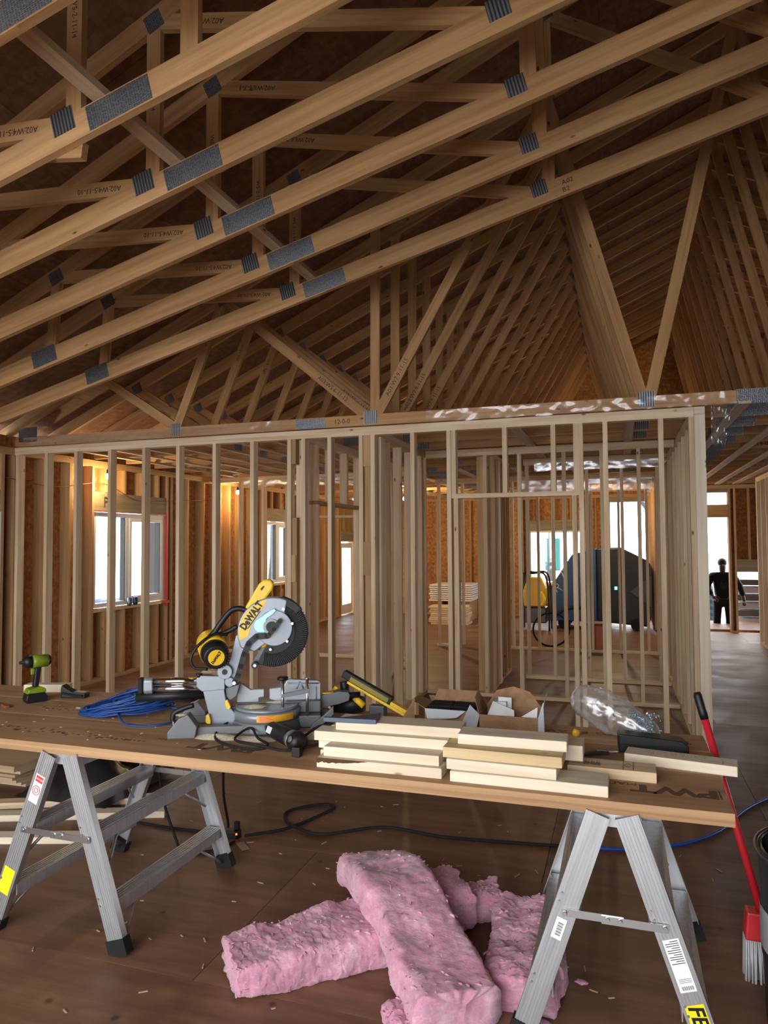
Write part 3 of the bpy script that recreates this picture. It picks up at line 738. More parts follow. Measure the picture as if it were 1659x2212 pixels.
# ================================================================ sliding mitre saw
silver = plain('cast_silver', (.23, .25, .275), .42, .4); silver_l = plain('guard_silver', (.25, .275, .315), .36, .35); castdark = plain('cast_grey', (.14, .147, .155), .5, .4)
chrome = plain('chrome_tube', (.78, .79, .81), .12, 1.0); skyblue = plain('anodised_blue', (.34, .58, .70), .35, .3); orange_l = plain('warning_orange', (.75, .36, .02), .5)
KS = .000614
def sc(cx, cy): return ((cx - 1050) * KS, max(0.0, .449 - (cy - 485) * KS))
SM = T(-1.578, 3.082, BT) @ RZ(.42)
saw = thing('mitre_saw', 'yellow and silver sliding mitre saw with raised head on the workbench', 'saw', SM)
def sp(name, pts, y0, y1, mat, parent=saw, bevel=.003, crop=True):
    m = MB(); o = [sc(*p) for p in pts] if crop else pts
    if sum(o[i][0] * o[(i + 1) % len(o)][1] - o[(i + 1) % len(o)][0] * o[i][1] for i in range(len(o))) < 0: o = o[::-1]
    m.prism(o, y0, y1); return m.build(name, mat, parent, SM, bevel=bevel)
def arc(c, r, a0, a1, n=24): return [(c[0] + r * math.cos(math.radians(a0 + (a1 - a0) * k / n)), c[1] + r * math.sin(math.radians(a0 + (a1 - a0) * k / n))) for k in range(n + 1)]
def face(x, z, y, ang): 
    """text plane on a face looking towards -y"""
    c_, s_ = math.cos(ang), math.sin(ang)
    return SM @ Matrix(((c_, -s_, 0, x), (0, 0, -1, y), (s_, c_, 0, z), (0, 0, 0, 1)))
BCc = (0, .449)
# base and turntable
m = MB(); m.tube([(-.03, 0, .004), (-.03, 0, .012), (-.03, 0, .050)], [.172, .172, .160], 40); m.box((-.40, -.13, .004), (-.03, -.09, .04)); m.box((-.40, .09, .004), (-.03, .13, .04)); m.box((.02, .09, .004), (.26, .14, .05))
base = m.build('base', castdark, saw, SM, bevel=.003)
for y0, y1 in ((-.17, -.10), (.10, .17)):
    sp('foot', [(-.46, 0), (-.34, 0), (-.33, .05), (-.37, .105), (-.41, .09), (-.46, .03)], y0, y1, castdark, crop=False)
m = MB(); m.tube([(-.03, 0, .050), (-.03, 0, .095)], [.157, .157], 48); tt = m.build('turntable', silver, saw, SM)
m = MB(); m.tube([(-.03, 0, .0955), (-.03, 0, .108)], [.150, .146], 48); m.build('turntable_top', silver_l, tt, SM)
m = MB(); m.box((-.17, -.008, .1082), (.13, .008, .1092)); m.build('kerf_plate', black, tt, SM)
vs, fs = [], []
for k in range(13):
    a = math.radians(-104 + 66 * k / 12)
    for z in (.058, .088): vs.append((-.03 + .1585 * math.cos(a), .1585 * math.sin(a), z))
m = MB(); m.add(vs, [(2 * k, 2 * k + 2, 2 * k + 3, 2 * k + 1) for k in range(12)]); lb = m.build('warning_label', orange_l, saw, SM)
vs, fs = [], []
for q in range(4):
    for k in range(8):
        a = math.radians(-100 + (24 if q % 2 else 20) * k / 7); n0 = len(vs)
        for z in (.062 + q * .0065, .0645 + q * .0065): vs.append((-.03 + .1588 * math.cos(a), .1588 * math.sin(a), z))
        if k: fs.append((n0 - 2, n0, n0 + 1, n0 - 1))
m = MB(); m.add(vs, fs); m.build('label_print', label_red, lb, SM)
# rail carriage
sp('rail_support', [(525, 910), (680, 880), (700, 1000), (790, 1120), (790, 1215), (600, 1215)], -.055, .055, silver_l)
sp('rail_block', [(480, 815), (500, 795), (690, 805), (690, 905), (520, 915), (480, 880)], -.062, .062, silver_l)
for zz in (.231, .197):
    m = MB(); m.cyl((-.56, -.03, zz), (-.30, -.03, zz), .0158, None, 20); m.build('rail', chrome, saw, SM)
m = MB(); m.cyl((-.592, -.03, .231), (-.552, -.03, .231), .022, None, 20); m.cyl((-.592, -.03, .197), (-.552, -.03, .197), .022, None, 20); m.box((-.592, -.052, .197), (-.552, -.008, .231)); ec = m.build('rail_end', silver, saw, SM, bevel=.003)
m = MB(); m.box((-.618, -.055, .178), (-.593, -.005, .250)); m.build('bumper', rubber, ec, SM, bevel=.008)
m = MB(); m.cyl((-.63, -.02, .158), (-.32, -.02, .166), .021, .023, 20); m.build('cord_tube', black, saw, SM)
m = MB(); m.cyl((-.34, -.05, .25), (-.34, -.05, .268), .013, .016, 12); m.build('lock_knob', black, saw, SM)
# pivoting arm
sp('arm', [(770, 500), (905, 530), (880, 590), (835, 660), (800, 830), (760, 880), (690, 860), (680, 790), (720, 690)], -.034, .034, silver_l)
sp('arm_cover', [(690, 900), (800, 870), (775, 960), (725, 1000), (695, 960)], -.04, .04, castdark)
m = MB(); c0 = sc(690, 770); m.cyl((c0[0], -.068, c0[1]), (c0[0], -.03, c0[1]), .034, None, 24); c1 = sc(725, 850); m.cyl((c1[0], -.06, c1[1]), (c1[0], -.03, c1[1]), .022, None, 20); pv = m.build('pivot', silver_l, saw, SM, bevel=.002)
m = MB(); m.cyl((c0[0], -.0705, c0[1]), (c0[0], -.0685, c0[1]), .013, None, 16); m.build('bolt', black, pv, SM); c2 = sc(760, 855); m = MB(); m.cyl((c2[0], -.07, c2[1]), (c2[0], -.06, c2[1]), .009, None, 6); m.build('bolt', steel, pv, SM)
# guards and blade
m = MB(); m.prism(arc(BCc, .166, 66, 205, 40) + [(-.085, .36), (-.03, .40), (.045, .475)], -.043, .043); ug = m.build('upper_guard', silver_l, saw, SM, bevel=.006)
m = MB(); m.ring(BCc, .05, .163, -.030, .030, math.radians(-118), math.radians(76), 60); lg = m.build('lower_guard', black, saw, SM, bevel=.003)
m = MB()
for k in range(52):
    a = math.radians(-112 + 176 * k / 51); c_, s_ = math.cos(a), math.sin(a)
    m.tube([(BCc[0] + .100 * c_, -.0308, BCc[1] + .100 * s_), (BCc[0] + .161 * math.cos(a + .10), -.0308, BCc[1] + .161 * math.sin(a + .10))], .0022, 5)
m.build('guard_rib', rubber, lg, SM)
m = MB(); pts = []
for k in range(72):
    a = 2 * PI * k / 72; pts += [(BCc[0] + .163 * math.cos(a), BCc[1] + .163 * math.sin(a)), (BCc[0] + .1705 * math.cos(a + .03), BCc[1] + .1705 * math.sin(a + .03)), (BCc[0] + .1695 * math.cos(a + .058), BCc[1] + .1695 * math.sin(a + .058))]
pts = [p for p in pts if -125 < math.degrees(math.atan2(p[1] - BCc[1], p[0])) < 60] + [(0, .449)]
m.prism(pts, -.0015, .0015); m.build('blade', darksteel, saw, SM)
cd = sc(1060, 450)
m = MB(); m.prism(arc(cd, .084, -150, 130, 40), -.050, -.031); cv = m.build('blade_cover', silver_l, saw, SM, bevel=.003)
for q in ((1130, 305), (1197, 417), (1157, 552), (1030, 612)):
    x, z = sc(*q); m = MB(); m.cyl((x, -.053, z), (x, -.031, z), .0062, None, 10); m.build('screw', steel, cv, SM)
m = MB(); m.prism(arc(BCc, .172, 38, 76, 10) + arc(BCc, .135, 76, 38, 10), -.036, .036); m.build('shroud', black, lg, SM, bevel=.003)
sp('bracket', [(905, 420), (925, 385), (1040, 305), (1062, 297), (1078, 315), (1050, 345), (1005, 375), (985, 430), (1005, 480), (935, 482), (910, 455)], -.058, -.0505, skyblue)
ax_ = sc(1035, 435)
m = MB(); m.cyl((ax_[0], -.066, ax_[1]), (ax_[0], -.05, ax_[1]), .036, .034, 24); ar = m.build('arbor', silver, saw, SM)
m = MB(); m.cyl((ax_[0] + .003, -.080, ax_[1]), (ax_[0] + .003, -.066, ax_[1]), .025, .024, 20); m.build('arbor_cap', black, ar, SM)
def strip(name, pts, w_, y0, y1, mat, parent=saw):
    m = MB(); q = [V((p[0], 0, p[1])) for p in (sc(*p) for p in pts)]
    for i, p in enumerate(q):
        m.tube([(p.x, y0, p.z), (p.x, y1, p.z)], [w_, w_], 14)
        if i:
            d = (p - q[i - 1]).normalized(); n = V((-d.z, 0, d.x)) * w_
            o = [q[i - 1] - n, p - n, p + n, q[i - 1] + n]; m.prism([(t.x, t.z) for t in o], y0, y1)
    return m.build(name, mat, parent, SM)
strip('lever', [(1105, 388), (1060, 450), (1022, 492)], .010, -.088, -.070, black, ar)
strip('linkage', [(1010, 505), (925, 510), (868, 560), (835, 640), (810, 730), (790, 800), (765, 850)], .0135, -.066, -.046, black)
m = MB(); y_ = sc(965, 575); m.blob((y_[0], -.02, y_[1]), (.026, .02, .02), 8); m.build('guard_spring_cover', yellow, lg, SM)
x_, z_ = sc(912, 732)
m = MB(); m.cyl((x_, -.05, z_), (x_, -.02, z_), .016, None, 14); rl = m.build('guard_roller', black, saw, SM)
m = MB(); m.cyl((x_, -.052, z_), (x_, -.050, z_), .007, None, 10); m.build('screw', steel, rl, SM)
m = MB(); m.prism(arc(BCc, .158, 100, 192, 20) + [(-.118, .432), (-.098, .500), (-.050, .560)], -.0452, -.0434); yl = m.build('brand_label', yellow, saw, SM)
text('DeWALT', .046, face(-.100, .530, -.0458, math.radians(55)), black, yl, weight=.0024, sx=.80)
m = MB(); o = [(-.121, .470), (-.118, .467), (-.058, .551), (-.061, .554)]; m.prism(o, -.0462, -.0453); m.build('label_bar', black, yl, SM)
# motor
A0, A1 = V((-.312, .105, .392)), V((-.252, -.125, .350)); dM = (A1 - A0).normalized()
m = MB(); m.tube([A0, A0 + dM * .02, A0 + dM * .17], [.055, .068, .066], 28); mo = m.build('motor', yellow, saw, SM)
m = MB(); m.tube([A0 + dM * .165, A0 + dM * .19, A1 - dM * .004, A1], [.066, .062, .056, .050], 28); mc = m.build('motor_cap', black, saw, SM)
m = MB(); fr = frame(A1, (1, 0, 0), -dM)
for k in range(28):
    a = 2 * PI * k / 28; m.tube([fr @ V((.040 * math.cos(a), .040 * math.sin(a), -.001)), fr @ V((.060 * math.cos(a), .060 * math.sin(a), .018))], .0022, 5)
m.build('cooling_rib', rubber, mc, SM)
m = MB(); m.tube([A1, A1 + dM * .002], [.037, .037], 28); md = m.build('brand_label', yellow, saw, SM)
Xd = (V((math.cos(.95), 0, math.sin(.95)))); Xd = (Xd - dM * Xd.dot(dM)).normalized(); Yd = (-dM).cross(Xd) * -1; Yd = dM.cross(Xd)
pT = A1 + dM * .0025
text('DeWALT', .0185, SM @ Matrix(((Xd.x, Yd.x, dM.x, pT.x), (Xd.y, Yd.y, dM.y, pT.y), (Xd.z, Yd.z, dM.z, pT.z), (0, 0, 0, 1))), black, md, weight=.0011, sx=.85)
def path(pts, y, r, name, mat, seg=10, parent=saw, n=6):
    m = MB(); m.tube(curve_pts([(sc(*p)[0], (y[i] if isinstance(y, (list, tuple)) else y), sc(*p)[1]) for i, p in enumerate(pts)], n), r, seg); return m.build(name, mat, parent, SM)
path([(700, 500), (600, 490), (500, 560), (446, 650), (470, 725), (570, 740)], [-.02, -.05, -.08, -.09, -.09, -.09], .007, 'motor_guard', black)
path([(560, 520), (600, 480), (650, 405), (720, 322), (780, 303), (850, 318)], [.0] * 6, .0135, 'main_handle', black, 12)
path([(640, 500), (700, 480), (770, 440)], .01, .012, 'handle_brace', black)
sp('dust_spout', [(830, 300), (895, 185), (940, 110), (980, 76), (1035, 82), (1056, 118), (1042, 162), (968, 262), (915, 312)], -.030, .030, yellow, bevel=.010)
sp('spout_hole', [(952, 150), (972, 128), (985, 130), (960, 165)], -.0315, -.0302, black, bevel=0)
# fences, clamps, arm
fm = plain('fence_cast', (.33, .35, .37), .4, .5)
sp('fence', [(770, 885), (800, 890), (870, 940), (975, 940), (975, 1000), (935, 1005), (935, 1040), (760, 1040)], .035, .055, fm)
sp('fence', [(1015, 940), (1120, 930), (1150, 880), (1170, 868), (1400, 885), (1415, 905), (1415, 1110), (1240, 1110), (1130, 1060), (1015, 1020)], .040, .062, fm)
m = MB()
for a, b in (((1225, 945), (1250, 890)), ((1250, 890), (1280, 945)), ((1160, 900), (1400, 905)), ((1380, 930), (1380, 1060))): m.tube([(sc(*a)[0], .039, sc(*a)[1]), (sc(*b)[0], .039, sc(*b)[1])], .004, 6)
m.build('fence_rib', silver_l, saw, SM)
m = MB(); m.box((.055, .0, .06), (.225, .09, .115)); m.box((.12, -.06, .004), (.225, .05, .06)); m.build('base_wing', castdark, saw, SM, bevel=.006)
m = MB(); m.box((-.28, -.02, .05), (-.16, .10, .105)); m.build('base_wing', castdark, saw, SM, bevel=.006)
sp('side_leg', [(1325, 1285), (1330, 1210), (1360, 1170), (1440, 1110), (1510, 1045), (1512, 1105), (1400, 1205), (1378, 1290)], -.085, -.062, castdark)
sp('mitre_arm', [(1420, 1010), (1560, 985), (1630, 990), (1650, 1015), (1640, 1060), (1560, 1085), (1420, 1110)], .065, .125, castdark)
m = MB(); m.box((.230, .070, .1305), (.305, .120, .1375)); m.build('arm_label', yellow, saw, SM, bevel=.002)
m = MB(); m.tube([(.33, .095, .115), (.42, .10, .118)], [.018, .014], 12); m.build('arm_handle', black, saw, SM)
for cx, z0, z1, yy in ((.046, .058, .232, -.075), (.160, .05, .232, -.052)):
    m = MB(); m.cyl((cx, yy, z0), (cx, yy, z1), .0075, None, 12); rod = m.build('clamp_rod', steel, saw, SM)
    if cx < .1:
        m = MB(); m.tube([(cx, yy, z1 - .004), (cx, yy, z1 + .002), (cx, yy, z1 + .014), (cx, yy, z1 + .016)], [.012, .026, .026, .018], 14); m.build('clamp_knob', black, rod, SM)
        m = MB(); m.tube([(cx, yy, z0 - .004), (cx, yy, z0 + .008)], [.026, .018], 16); m.build('clamp_foot', silver_l, rod, SM)
    else:
        m = MB(); m.tube([(cx, yy, z1 - .003), (cx, yy, z1 + .004)], [.013, .013], 12); m.build('rod_head', steel, rod, SM)
m = MB(); m.add([(.038, -.085, .150), (.170, -.062, .166), (.170, -.042, .166), (.038, -.065, .150), (.038, -.085, .168), (.170, -.062, .186), (.170, -.042, .186), (.038, -.065, .168)], _F6); m.build('clamp_bar', silver_l, saw, SM, bevel=.002)
sp('detent_lever', [(695, 985), (712, 975), (738, 1030), (730, 1050), (708, 1045), (695, 1015)], -.075, -.058, yellow)
sp('bevel_lever', [(555, 1085), (578, 1078), (592, 1125), (590, 1150), (562, 1148), (552, 1130)], -.085, -.06, yellow)
path([(470, 1000), (400, 1020), (335, 1050), (318, 1090), (322, 1115)], -.10, [.012] * 24 + [.014], 'carry_handle', black, 10)
path([(322, 1112), (325, 1150), (350, 1165), (380, 1160)], -.10, .006, 'carry_loop', chrome, 8)
path([(480, 990), (400, 1005), (200, 970), (60, 955)], [.03, .0, -.02, -.02], .006, 'power_cord', black, 8)

# sawdust and offcuts round the saw
dust_m = plain('sawdust', (.90, .82, .62), .95, noise_=90)
m = MB(); random.seed(5)
def heap(cx, cy, rx, ry, h, n=18):
    vs = [(cx, cy, BT + h)]; rings = 4
    for q in range(1, rings + 1):
        for k in range(n):
            a = 2 * PI * k / n; f = q / rings * (1 + .35 * noise.noise(V((k * .9, q, cx * 7))))
            vs.append((cx + rx * f * math.cos(a), cy + ry * f * math.sin(a), BT + h * max(0, 1 - q / rings) ** .8 + .0005))
    fs = [(0, 1 + k, 1 + (k + 1) % n) for k in range(n)] + [(1 + q * n + k, 1 + (q + 1) * n + k, 1 + (q + 1) * n + (k + 1) % n, 1 + q * n + (k + 1) % n) for q in range(rings - 1) for k in range(n)]
    m.add(vs, fs, None, True)
heap(-1.74, 2.84, .15, .055, .014); heap(-1.55, 2.86, .10, .05, .012); heap(-1.34, 2.97, .09, .05, .022); heap(-1.42, 2.90, .06, .04, .012); heap(-2.5, 3.05, .02, .015, .004); heap(-2.75, 3.12, .02, .01, .004)
for i in range(60): heap(random.uniform(-2.9, -1.2), random.uniform(2.6, 3.4), random.uniform(.003, .012), random.uniform(.003, .008), .002, 6)
tag(m.build('sawdust', dust_m), 'pale sawdust scattered round the mitre saw', 'sawdust', kind='stuff')
def dusty(name, x, y, z, rx, ry, h):
    global m
    m = MB(); n = 14; vs = [(x, y, z + h)]
    for q in (1, 2, 3):
        for k in range(n):
            a = 2 * PI * k / n; f = q / 3 * (1 + .3 * noise.noise(V((k, q, x * 9)))); vs.append((x + rx * f * math.cos(a), y + ry * f * math.sin(a), z + h * (1 - q / 3) + .0006))
    m.add(vs, [(0, 1 + k, 1 + (k + 1) % n) for k in range(n)] + [(1 + q * n + k, 1 + (q + 1) * n + k, 1 + (q + 1) * n + (k + 1) % n, 1 + q * n + (k + 1) % n) for q in (0, 1) for k in range(n)], None, True)
    return m.build(name, dust_m, saw, SM)
dusty('dust_pile', -.08, -.06, .1085, .055, .05, .012); dusty('dust_pile', -.29, 0, .267, .05, .05, .004); dusty('dust_pile', .02, .02, .1085, .06, .03, .008); dusty('dust_pile', -.40, -.135, .098, .03, .03, .006)
# ================================================================ things on the workbench
def brd(label, x0, x1, y0, z0, rot=0, wd=.089, th_=.038, mat=fresh_m, group=None, name='cut_board', dy=0):
    L = x1 - x0; m = MB(); m.box((-L / 2, 0, 0), (L / 2, wd, th_))
    M = T((x0 + x1) / 2, y0, z0) @ RZ(rot)
    return tag(m.build(name, mat, None, M, bevel=.0025), label, 'board', group)
G1, G2 = 'offcut boards stacked beside the saw', 'offcut boards stacked at mid bench'
bark_m = plain('bark', (.10, .045, .025), .9, noise_=40, bumpy=.6)
z = BT
b1 = brd('bottom front board of the left stack, with a strip of dark bark along its edge', -1.134, -.636, 2.580, z, .01, group=G1)
m = MB(); vs = []; n = 26
for i in range(n + 1):
    u = i / n; h = .017 * (1 - u ** 2.2) * (1 + .4 * noise.noise(V((u * 14, 0, 0))))
    vs += [(-.249 + .21 * u, -.0012, .0375 - h), (-.249 + .21 * u, -.0022, .0385)]
m.add(vs, [(2 * i, 2 * i + 2, 2 * i + 3, 2 * i + 1) for i in range(n)]); m.build('bark_edge', bark_m, b1, WM[b1.name])
brd('bottom back board of the left stack, mostly hidden', -1.16, -.66, 2.675, z, .0, group=G1)
brd('second-layer front board of the left stack, square cut', -1.114, -.651, 2.602, z + .0382, .012, group=G1)
brd('second-layer back board of the left stack, sticking out toward the saw', -1.178, -.66, 2.70, z + .0382, .005, group=G1)
brd('third-layer board of the left stack, the longest one', -1.184, -.635, 2.675, z + .0764, .03, group=G1)
brd('third-layer back board of the left stack behind the longest one', -1.15, -.60, 2.77, z + .0764, .02, group=G1)
brd('top board of the left stack, under the blue-grey square', -1.105, -.592, 2.712, z + .1146, .035, wd=.12, group=G1)
brd('bottom board of the right stack, the longest and nearest the bench edge', -.602, -.051, 2.566, z, -.012, wd=.14, group=G2)
brd('second-layer board of the right stack, squarely cut pine', -.619, -.223, 2.580, z + .0382, -.03, wd=.14, group=G2)
brd('third-layer board of the right stack, yellowish with a knot', -.635, -.204, 2.592, z + .0764, -.02, wd=.13, mat=wood('yellow_pine', (.78, .62, .36), (.62, .46, .24)), group=G2)
brd('top board of the right stack', -.589, -.192, 2.652, z + .1146, .02, wd=.115, group=G2)
brd('short block poking out behind the top of the right stack', -.27, -.142, 2.755, z + .0573, .0, wd=.12, th_=.057, group=G2)
bm_ = brd('short grey-stamped board lying before the black case', -.20, .112, 2.765, z, -.02, wd=.115, mat=stud_m)
m = MB()
for q in range(16): m.box((-.10 + q * .004, .03, .0382), (-.098 + q * .004, .03 + .05 * (.5 + .5 * ((q * 7) % 5) / 5), .0386))
for a, b in (((.04, .01), (.042, .11)), ((.075, .01), (.077, .11))): m.box((*a, .0382), (*b, .0386))
m.tube([(.058 + .012 * math.cos(t), .06 + .018 * math.sin(t), .0384) for t in [k * PI / 8 for k in range(15)]], .0009, 4)
m.build('stamp_marks', ink, bm_, WM[bm_.name])
bl_ = brd('long white board with pencilled notes at the right end of the bench', .0, .40, 2.955, z, -.16, wd=.10)
m = MB(); random.seed(11)
for q in range(5):
    for k in range(9):
        x = -.13 + q * .045 + k * .0045; m.tube([(x, .025 + .012 * q % .03 + random.uniform(0, .05), .0383), (x + .003, .03 + random.uniform(0, .055), .0383)], .0006, 4)
m.box((.150, .015, .0382), (.152, .05, .0386))
m.build('pencil_notes', plain('pencil_grey', (.25, .22, .19), .8), bl_, WM[bl_.name])

# speed square on the stack
slate = plain('slate_blue', (.075, .10, .14), .45, .3)
M = T(-1.045, 2.70, BT + .1532) @ RZ(.10)
sq = thing('speed_square', 'blue-grey triangular carpenter square on the left board stack', 'square', M)
m = MB(); m.prism_z([(-.10, .005), (.115, .005), (.10, .15)], 0, .004); m.build('blade', slate, sq, M, bevel=.001)
m = MB(); m.box((-.105, -.012, -.004), (.115, .004, .014)); m.build('fence', slate, sq, M, bevel=.002)
# rotary tool with its cord
A, B = V((-1.50, 2.90, BT + .042)), V((-1.265, 2.725, BT + .040)); d = (B - A).normalized(); grey = plain('tool_grey', (.22, .23, .24), .4, .5)
M = T(*((A + B) / 2).xy, BT)
rt = thing('rotary_tool', 'black corded rotary tool lying before the mitre saw', 'power tool', M)
m = MB(); m.tube([A - d * .035, A, A + d * .02, A + d * .11, A + d * .19, A + d * .205], [.012, .026, .034, .036, .038, .036], 22); m.build('body', black, rt)
m = MB(); m.tube([A + d * .206, A + d * .228], [.0385, .0385], 24); cl = m.build('collar', grey, rt)
m = MB(); m.tube([A + d * .229, A + d * .25, A + d * .28, A + d * .29], [.040, .043, .036, .02], 24); m.build('head', black, rt)
m = MB(); s_ = d.cross(V((0, 0, 1))).normalized()
up = V((0, 0, 1)); nrm = (-s_ * -1)
for k in range(4):
    c = A + d * (.045 + .011 * k) + V((-.022, -.030, .012)) * 1.0; m.box((-.0028, -.014, -.002), (.0028, .014, .002), frame(c, d, V((-.55, -.72, .42))))
m.build('vent', paper, rt)
m = MB(); c = A + d * .262 + V((-.55, -.72, .42)).normalized() * .040; m.cyl(c, c + V((-.55, -.72, .42)).normalized() * .004, .014, .012, 10); m.build('lock_button', grey, rt)
m = MB(); c = B + V((.0, -.045, -.02)); m.box((-.018, -.016, -.019), (.018, .016, .02), T(c.x, c.y, BT + .0195)); m.build('depth_shoe', black, rt, bevel=.003)
cz = BT + .006
m = MB(); m.tube(curve_pts([A - d * .03, (-1.60, 2.98, cz + .03), (-1.69, 3.00, cz + .05), (-1.755, 2.93, cz + .025), (-1.735, 2.82, cz), (-1.62, 2.725, cz), (-1.47, 2.70, cz), (-1.43, 2.74, cz + .012), (-1.52, 2.82, cz + .012), (-1.60, 2.90, cz + .03), (-1.63, 2.83, cz + .01), (-1.58, 2.75, cz + .012), (-1.44, 2.715, cz + .012), (-1.32, 2.70, cz + .01), (-1.20, 2.83, cz + .02), (-1.17, 2.93, cz + .05), (-1.26, 2.93, cz + .06), (-1.31, 2.86, cz + .03), (-1.33, 2.83, cz + .005)], 8), .0055, 8); m.build('power_cord', rubber, rt)

# coil of blue extension cord
blue_m = plain('blue_cord', (.007, .05, .22), .45)
co = MB(); random.seed(21); pts = []
for q in range(19):
    tl = random.uniform(-.06, .06); ex = random.uniform(.88, 1.05); lift = .014 + .0072 * q + random.uniform(0, .01)
    cx_, cy_ = -2.42 + random.uniform(-.02, .02), 3.12 + random.uniform(-.025, .025); ry_ = random.uniform(.10, .16)
    for k in range(14):
        a = 2 * PI * k / 14 + 2.4; u, v = .235 * ex * math.cos(a), ry_ * math.sin(a)
        c_, s_ = math.cos(.45 + tl), math.sin(.45 + tl)
        pts.append((cx_ + u * c_ - v * s_, cy_ + u * s_ + v * c_, BT + .006 + lift * (.55 + .45 * math.cos(a)) + .012 * abs(math.sin(3 * a + q))))
pts += [(-2.2, 3.16, BT + .03), (-2.02, 3.20, BT + .012), (-1.90, 3.25, BT + .006)]
co.tube(curve_pts(pts, 3), .0055, 7)
co.tube(curve_pts([(-2.62, 3.27, BT + .02), (-2.5, 3.10, BT + .05), (-2.35, 2.94, BT + .03), (-2.24, 2.88, BT + .006), (-2.10, 2.93, BT + .006), (-2.05, 3.05, BT + .02), (-2.10, 3.12, BT + .05)], 8), .0048, 7)
tag(co.build('extension_cord', blue_m), 'tangled coil of blue extension cord beside the mitre saw', 'cord')

# lime impact driver standing on its battery
lime = plain('lime_green', (.17, .24, .010), .45)
DM = T(-3.10, 3.18, BT) @ RZ(PI + 1.05) @ Matrix.Diagonal((.8, 1, 1, 1))
dr = thing('impact_driver', 'lime green and black cordless driver standing at the left of the bench', 'drill', DM)
m = MB(); m.prism([(-.065, 0), (.065, 0), (.07, .02), (.062, .05), (-.055, .05), (-.07, .03)], -.04, .04); m.build('battery', black, dr, DM, bevel=.006)
m = MB(); m.prism([(-.062, .0505), (.066, .0505), (.050, .075), (-.02, .085), (-.058, .072)], -.038, .038); m.build('battery_mount', lime, dr, DM, bevel=.006)
m = MB(); m.prism([(-.018, .08), (.018, .08), (.005, .19), (-.035, .19)], -.019, .019); m.build('handle', black, dr, DM, bevel=.008)
m = MB(); m.tube([(-.085, 0, .222), (-.078, 0, .222), (.0, 0, .222), (.028, 0, .222)], [.020, .036, .036, .033], 18); m.build('motor_housing', lime, dr, DM)
m = MB(); m.tube([(-.098, 0, .222), (-.086, 0, .222)], [.022, .030], 16); m.build('rear_cap', black, dr, DM)
m = MB(); m.tube([(.029, 0, .222), (.06, 0, .222), (.082, 0, .222), (.083, 0, .222), (.105, 0, .222)], [.036, .033, .020, .010, .008], 18); m.build('nose', black, dr, DM)
m = MB(); m.box((.008, -.009, .150), (.030, .009, .185)); m.build('trigger', lime, dr, DM, bevel=.004)
ob = brd('pale offcut block at the back left of the bench by the driver', -3.36, -3.10, 3.39, z, .30, wd=.07, th_=.045)
HM = T(-2.96, 3.33, BT) @ RZ(.25)
hc = thing('tool_holster', 'black moulded holster lying between driver and offcut block', 'holster', HM)
m = MB(); m.prism([(-.07, 0), (.07, 0), (.072, .03), (.0, .035), (-.04, .055), (-.066, .075), (-.072, .05)], -.03, .03); m.build('shell', black, hc, HM, bevel=.006)
m = MB(); m.tube(curve_pts([(-.06, -.031, .03), (0, -.04, .02), (.06, -.031, .015)], 6), .006, 8); m.build('strap', rubber, hc, HM)
KM = T(-3.20, 3.05, BT) @ RZ(-.5)
pk = thing('putty_knife', 'dark flat knife with reddish handle at the far left of the bench', 'knife', KM)
m = MB(); m.prism_z([(-.06, -.012), (.02, -.022), (.02, .022), (-.06, .012)], .004, .006); m.build('blade', darksteel, pk, KM)
m = MB(); m.box((.02, -.012, 0), (.10, .012, .014)); m.build('handle', plain('red_brown_handle', (.25, .07, .03), .6), pk, KM, bevel=.004)

# framing nailer
NA, NB = V((-1.345, 3.40, BT + .205)), V((-.985, 3.39, BT + .035)); nd = (NB - NA).normalized(); M = T(-1.2, 3.4, BT)
na = thing('framing_nailer', 'black and yellow framing nailer lying behind the board stacks', 'nail gun', M)
fr = frame(NA, nd, (0, 0, 1)); L = (NB - NA).length
m = MB(); m.box((0, -.018, -.016), (L * .72, .018, .022), fr); m.build('magazine', black, na, bevel=.004)
m = MB(); m.box((L * .10, -.0190, -.030), (L, .019, -.0165), fr); m.box((L * .72, -.019, -.0165), (L, .019, .004), fr); m.build('magazine_rail', yellow, na, bevel=.003)
m = MB(); m.box((L * .12, -.0195, -.012), (L * .68, -.0182, .012), fr); m.build('printed_strip', plain('dull_yellow_print', (.22, .18, .02), .6), na)
m = MB(); m.tube([(-1.40, 3.40, BT + .05), (-1.30, 3.40, BT + .055), (-1.24, 3.40, BT + .06)], [.042, .05, .038], 18); m.build('motor_housing', black, na)
m = MB(); m.tube(curve_pts([(-1.36, 3.35, BT + .15), (-1.385, 3.35, BT + .11), (-1.40, 3.35, BT + .06)], 6), .012, 10); m.tube([(-1.27, 3.355, BT + .10), (-1.22, 3.355, BT + .06)], .016, 10); m.build('grip', yellow, na)
m = MB(); m.tube(curve_pts([(-1.34, 3.39, BT + .17), (-1.33, 3.39, BT + .11), (-1.32, 3.39, BT + .07)], 6), .022, 12); m.build('handle', black, na)
m = MB(); m.box((-1.20, 3.375, BT), (-1.12, 3.425, BT + .06)); m.build('nose', darksteel, na, bevel=.004)

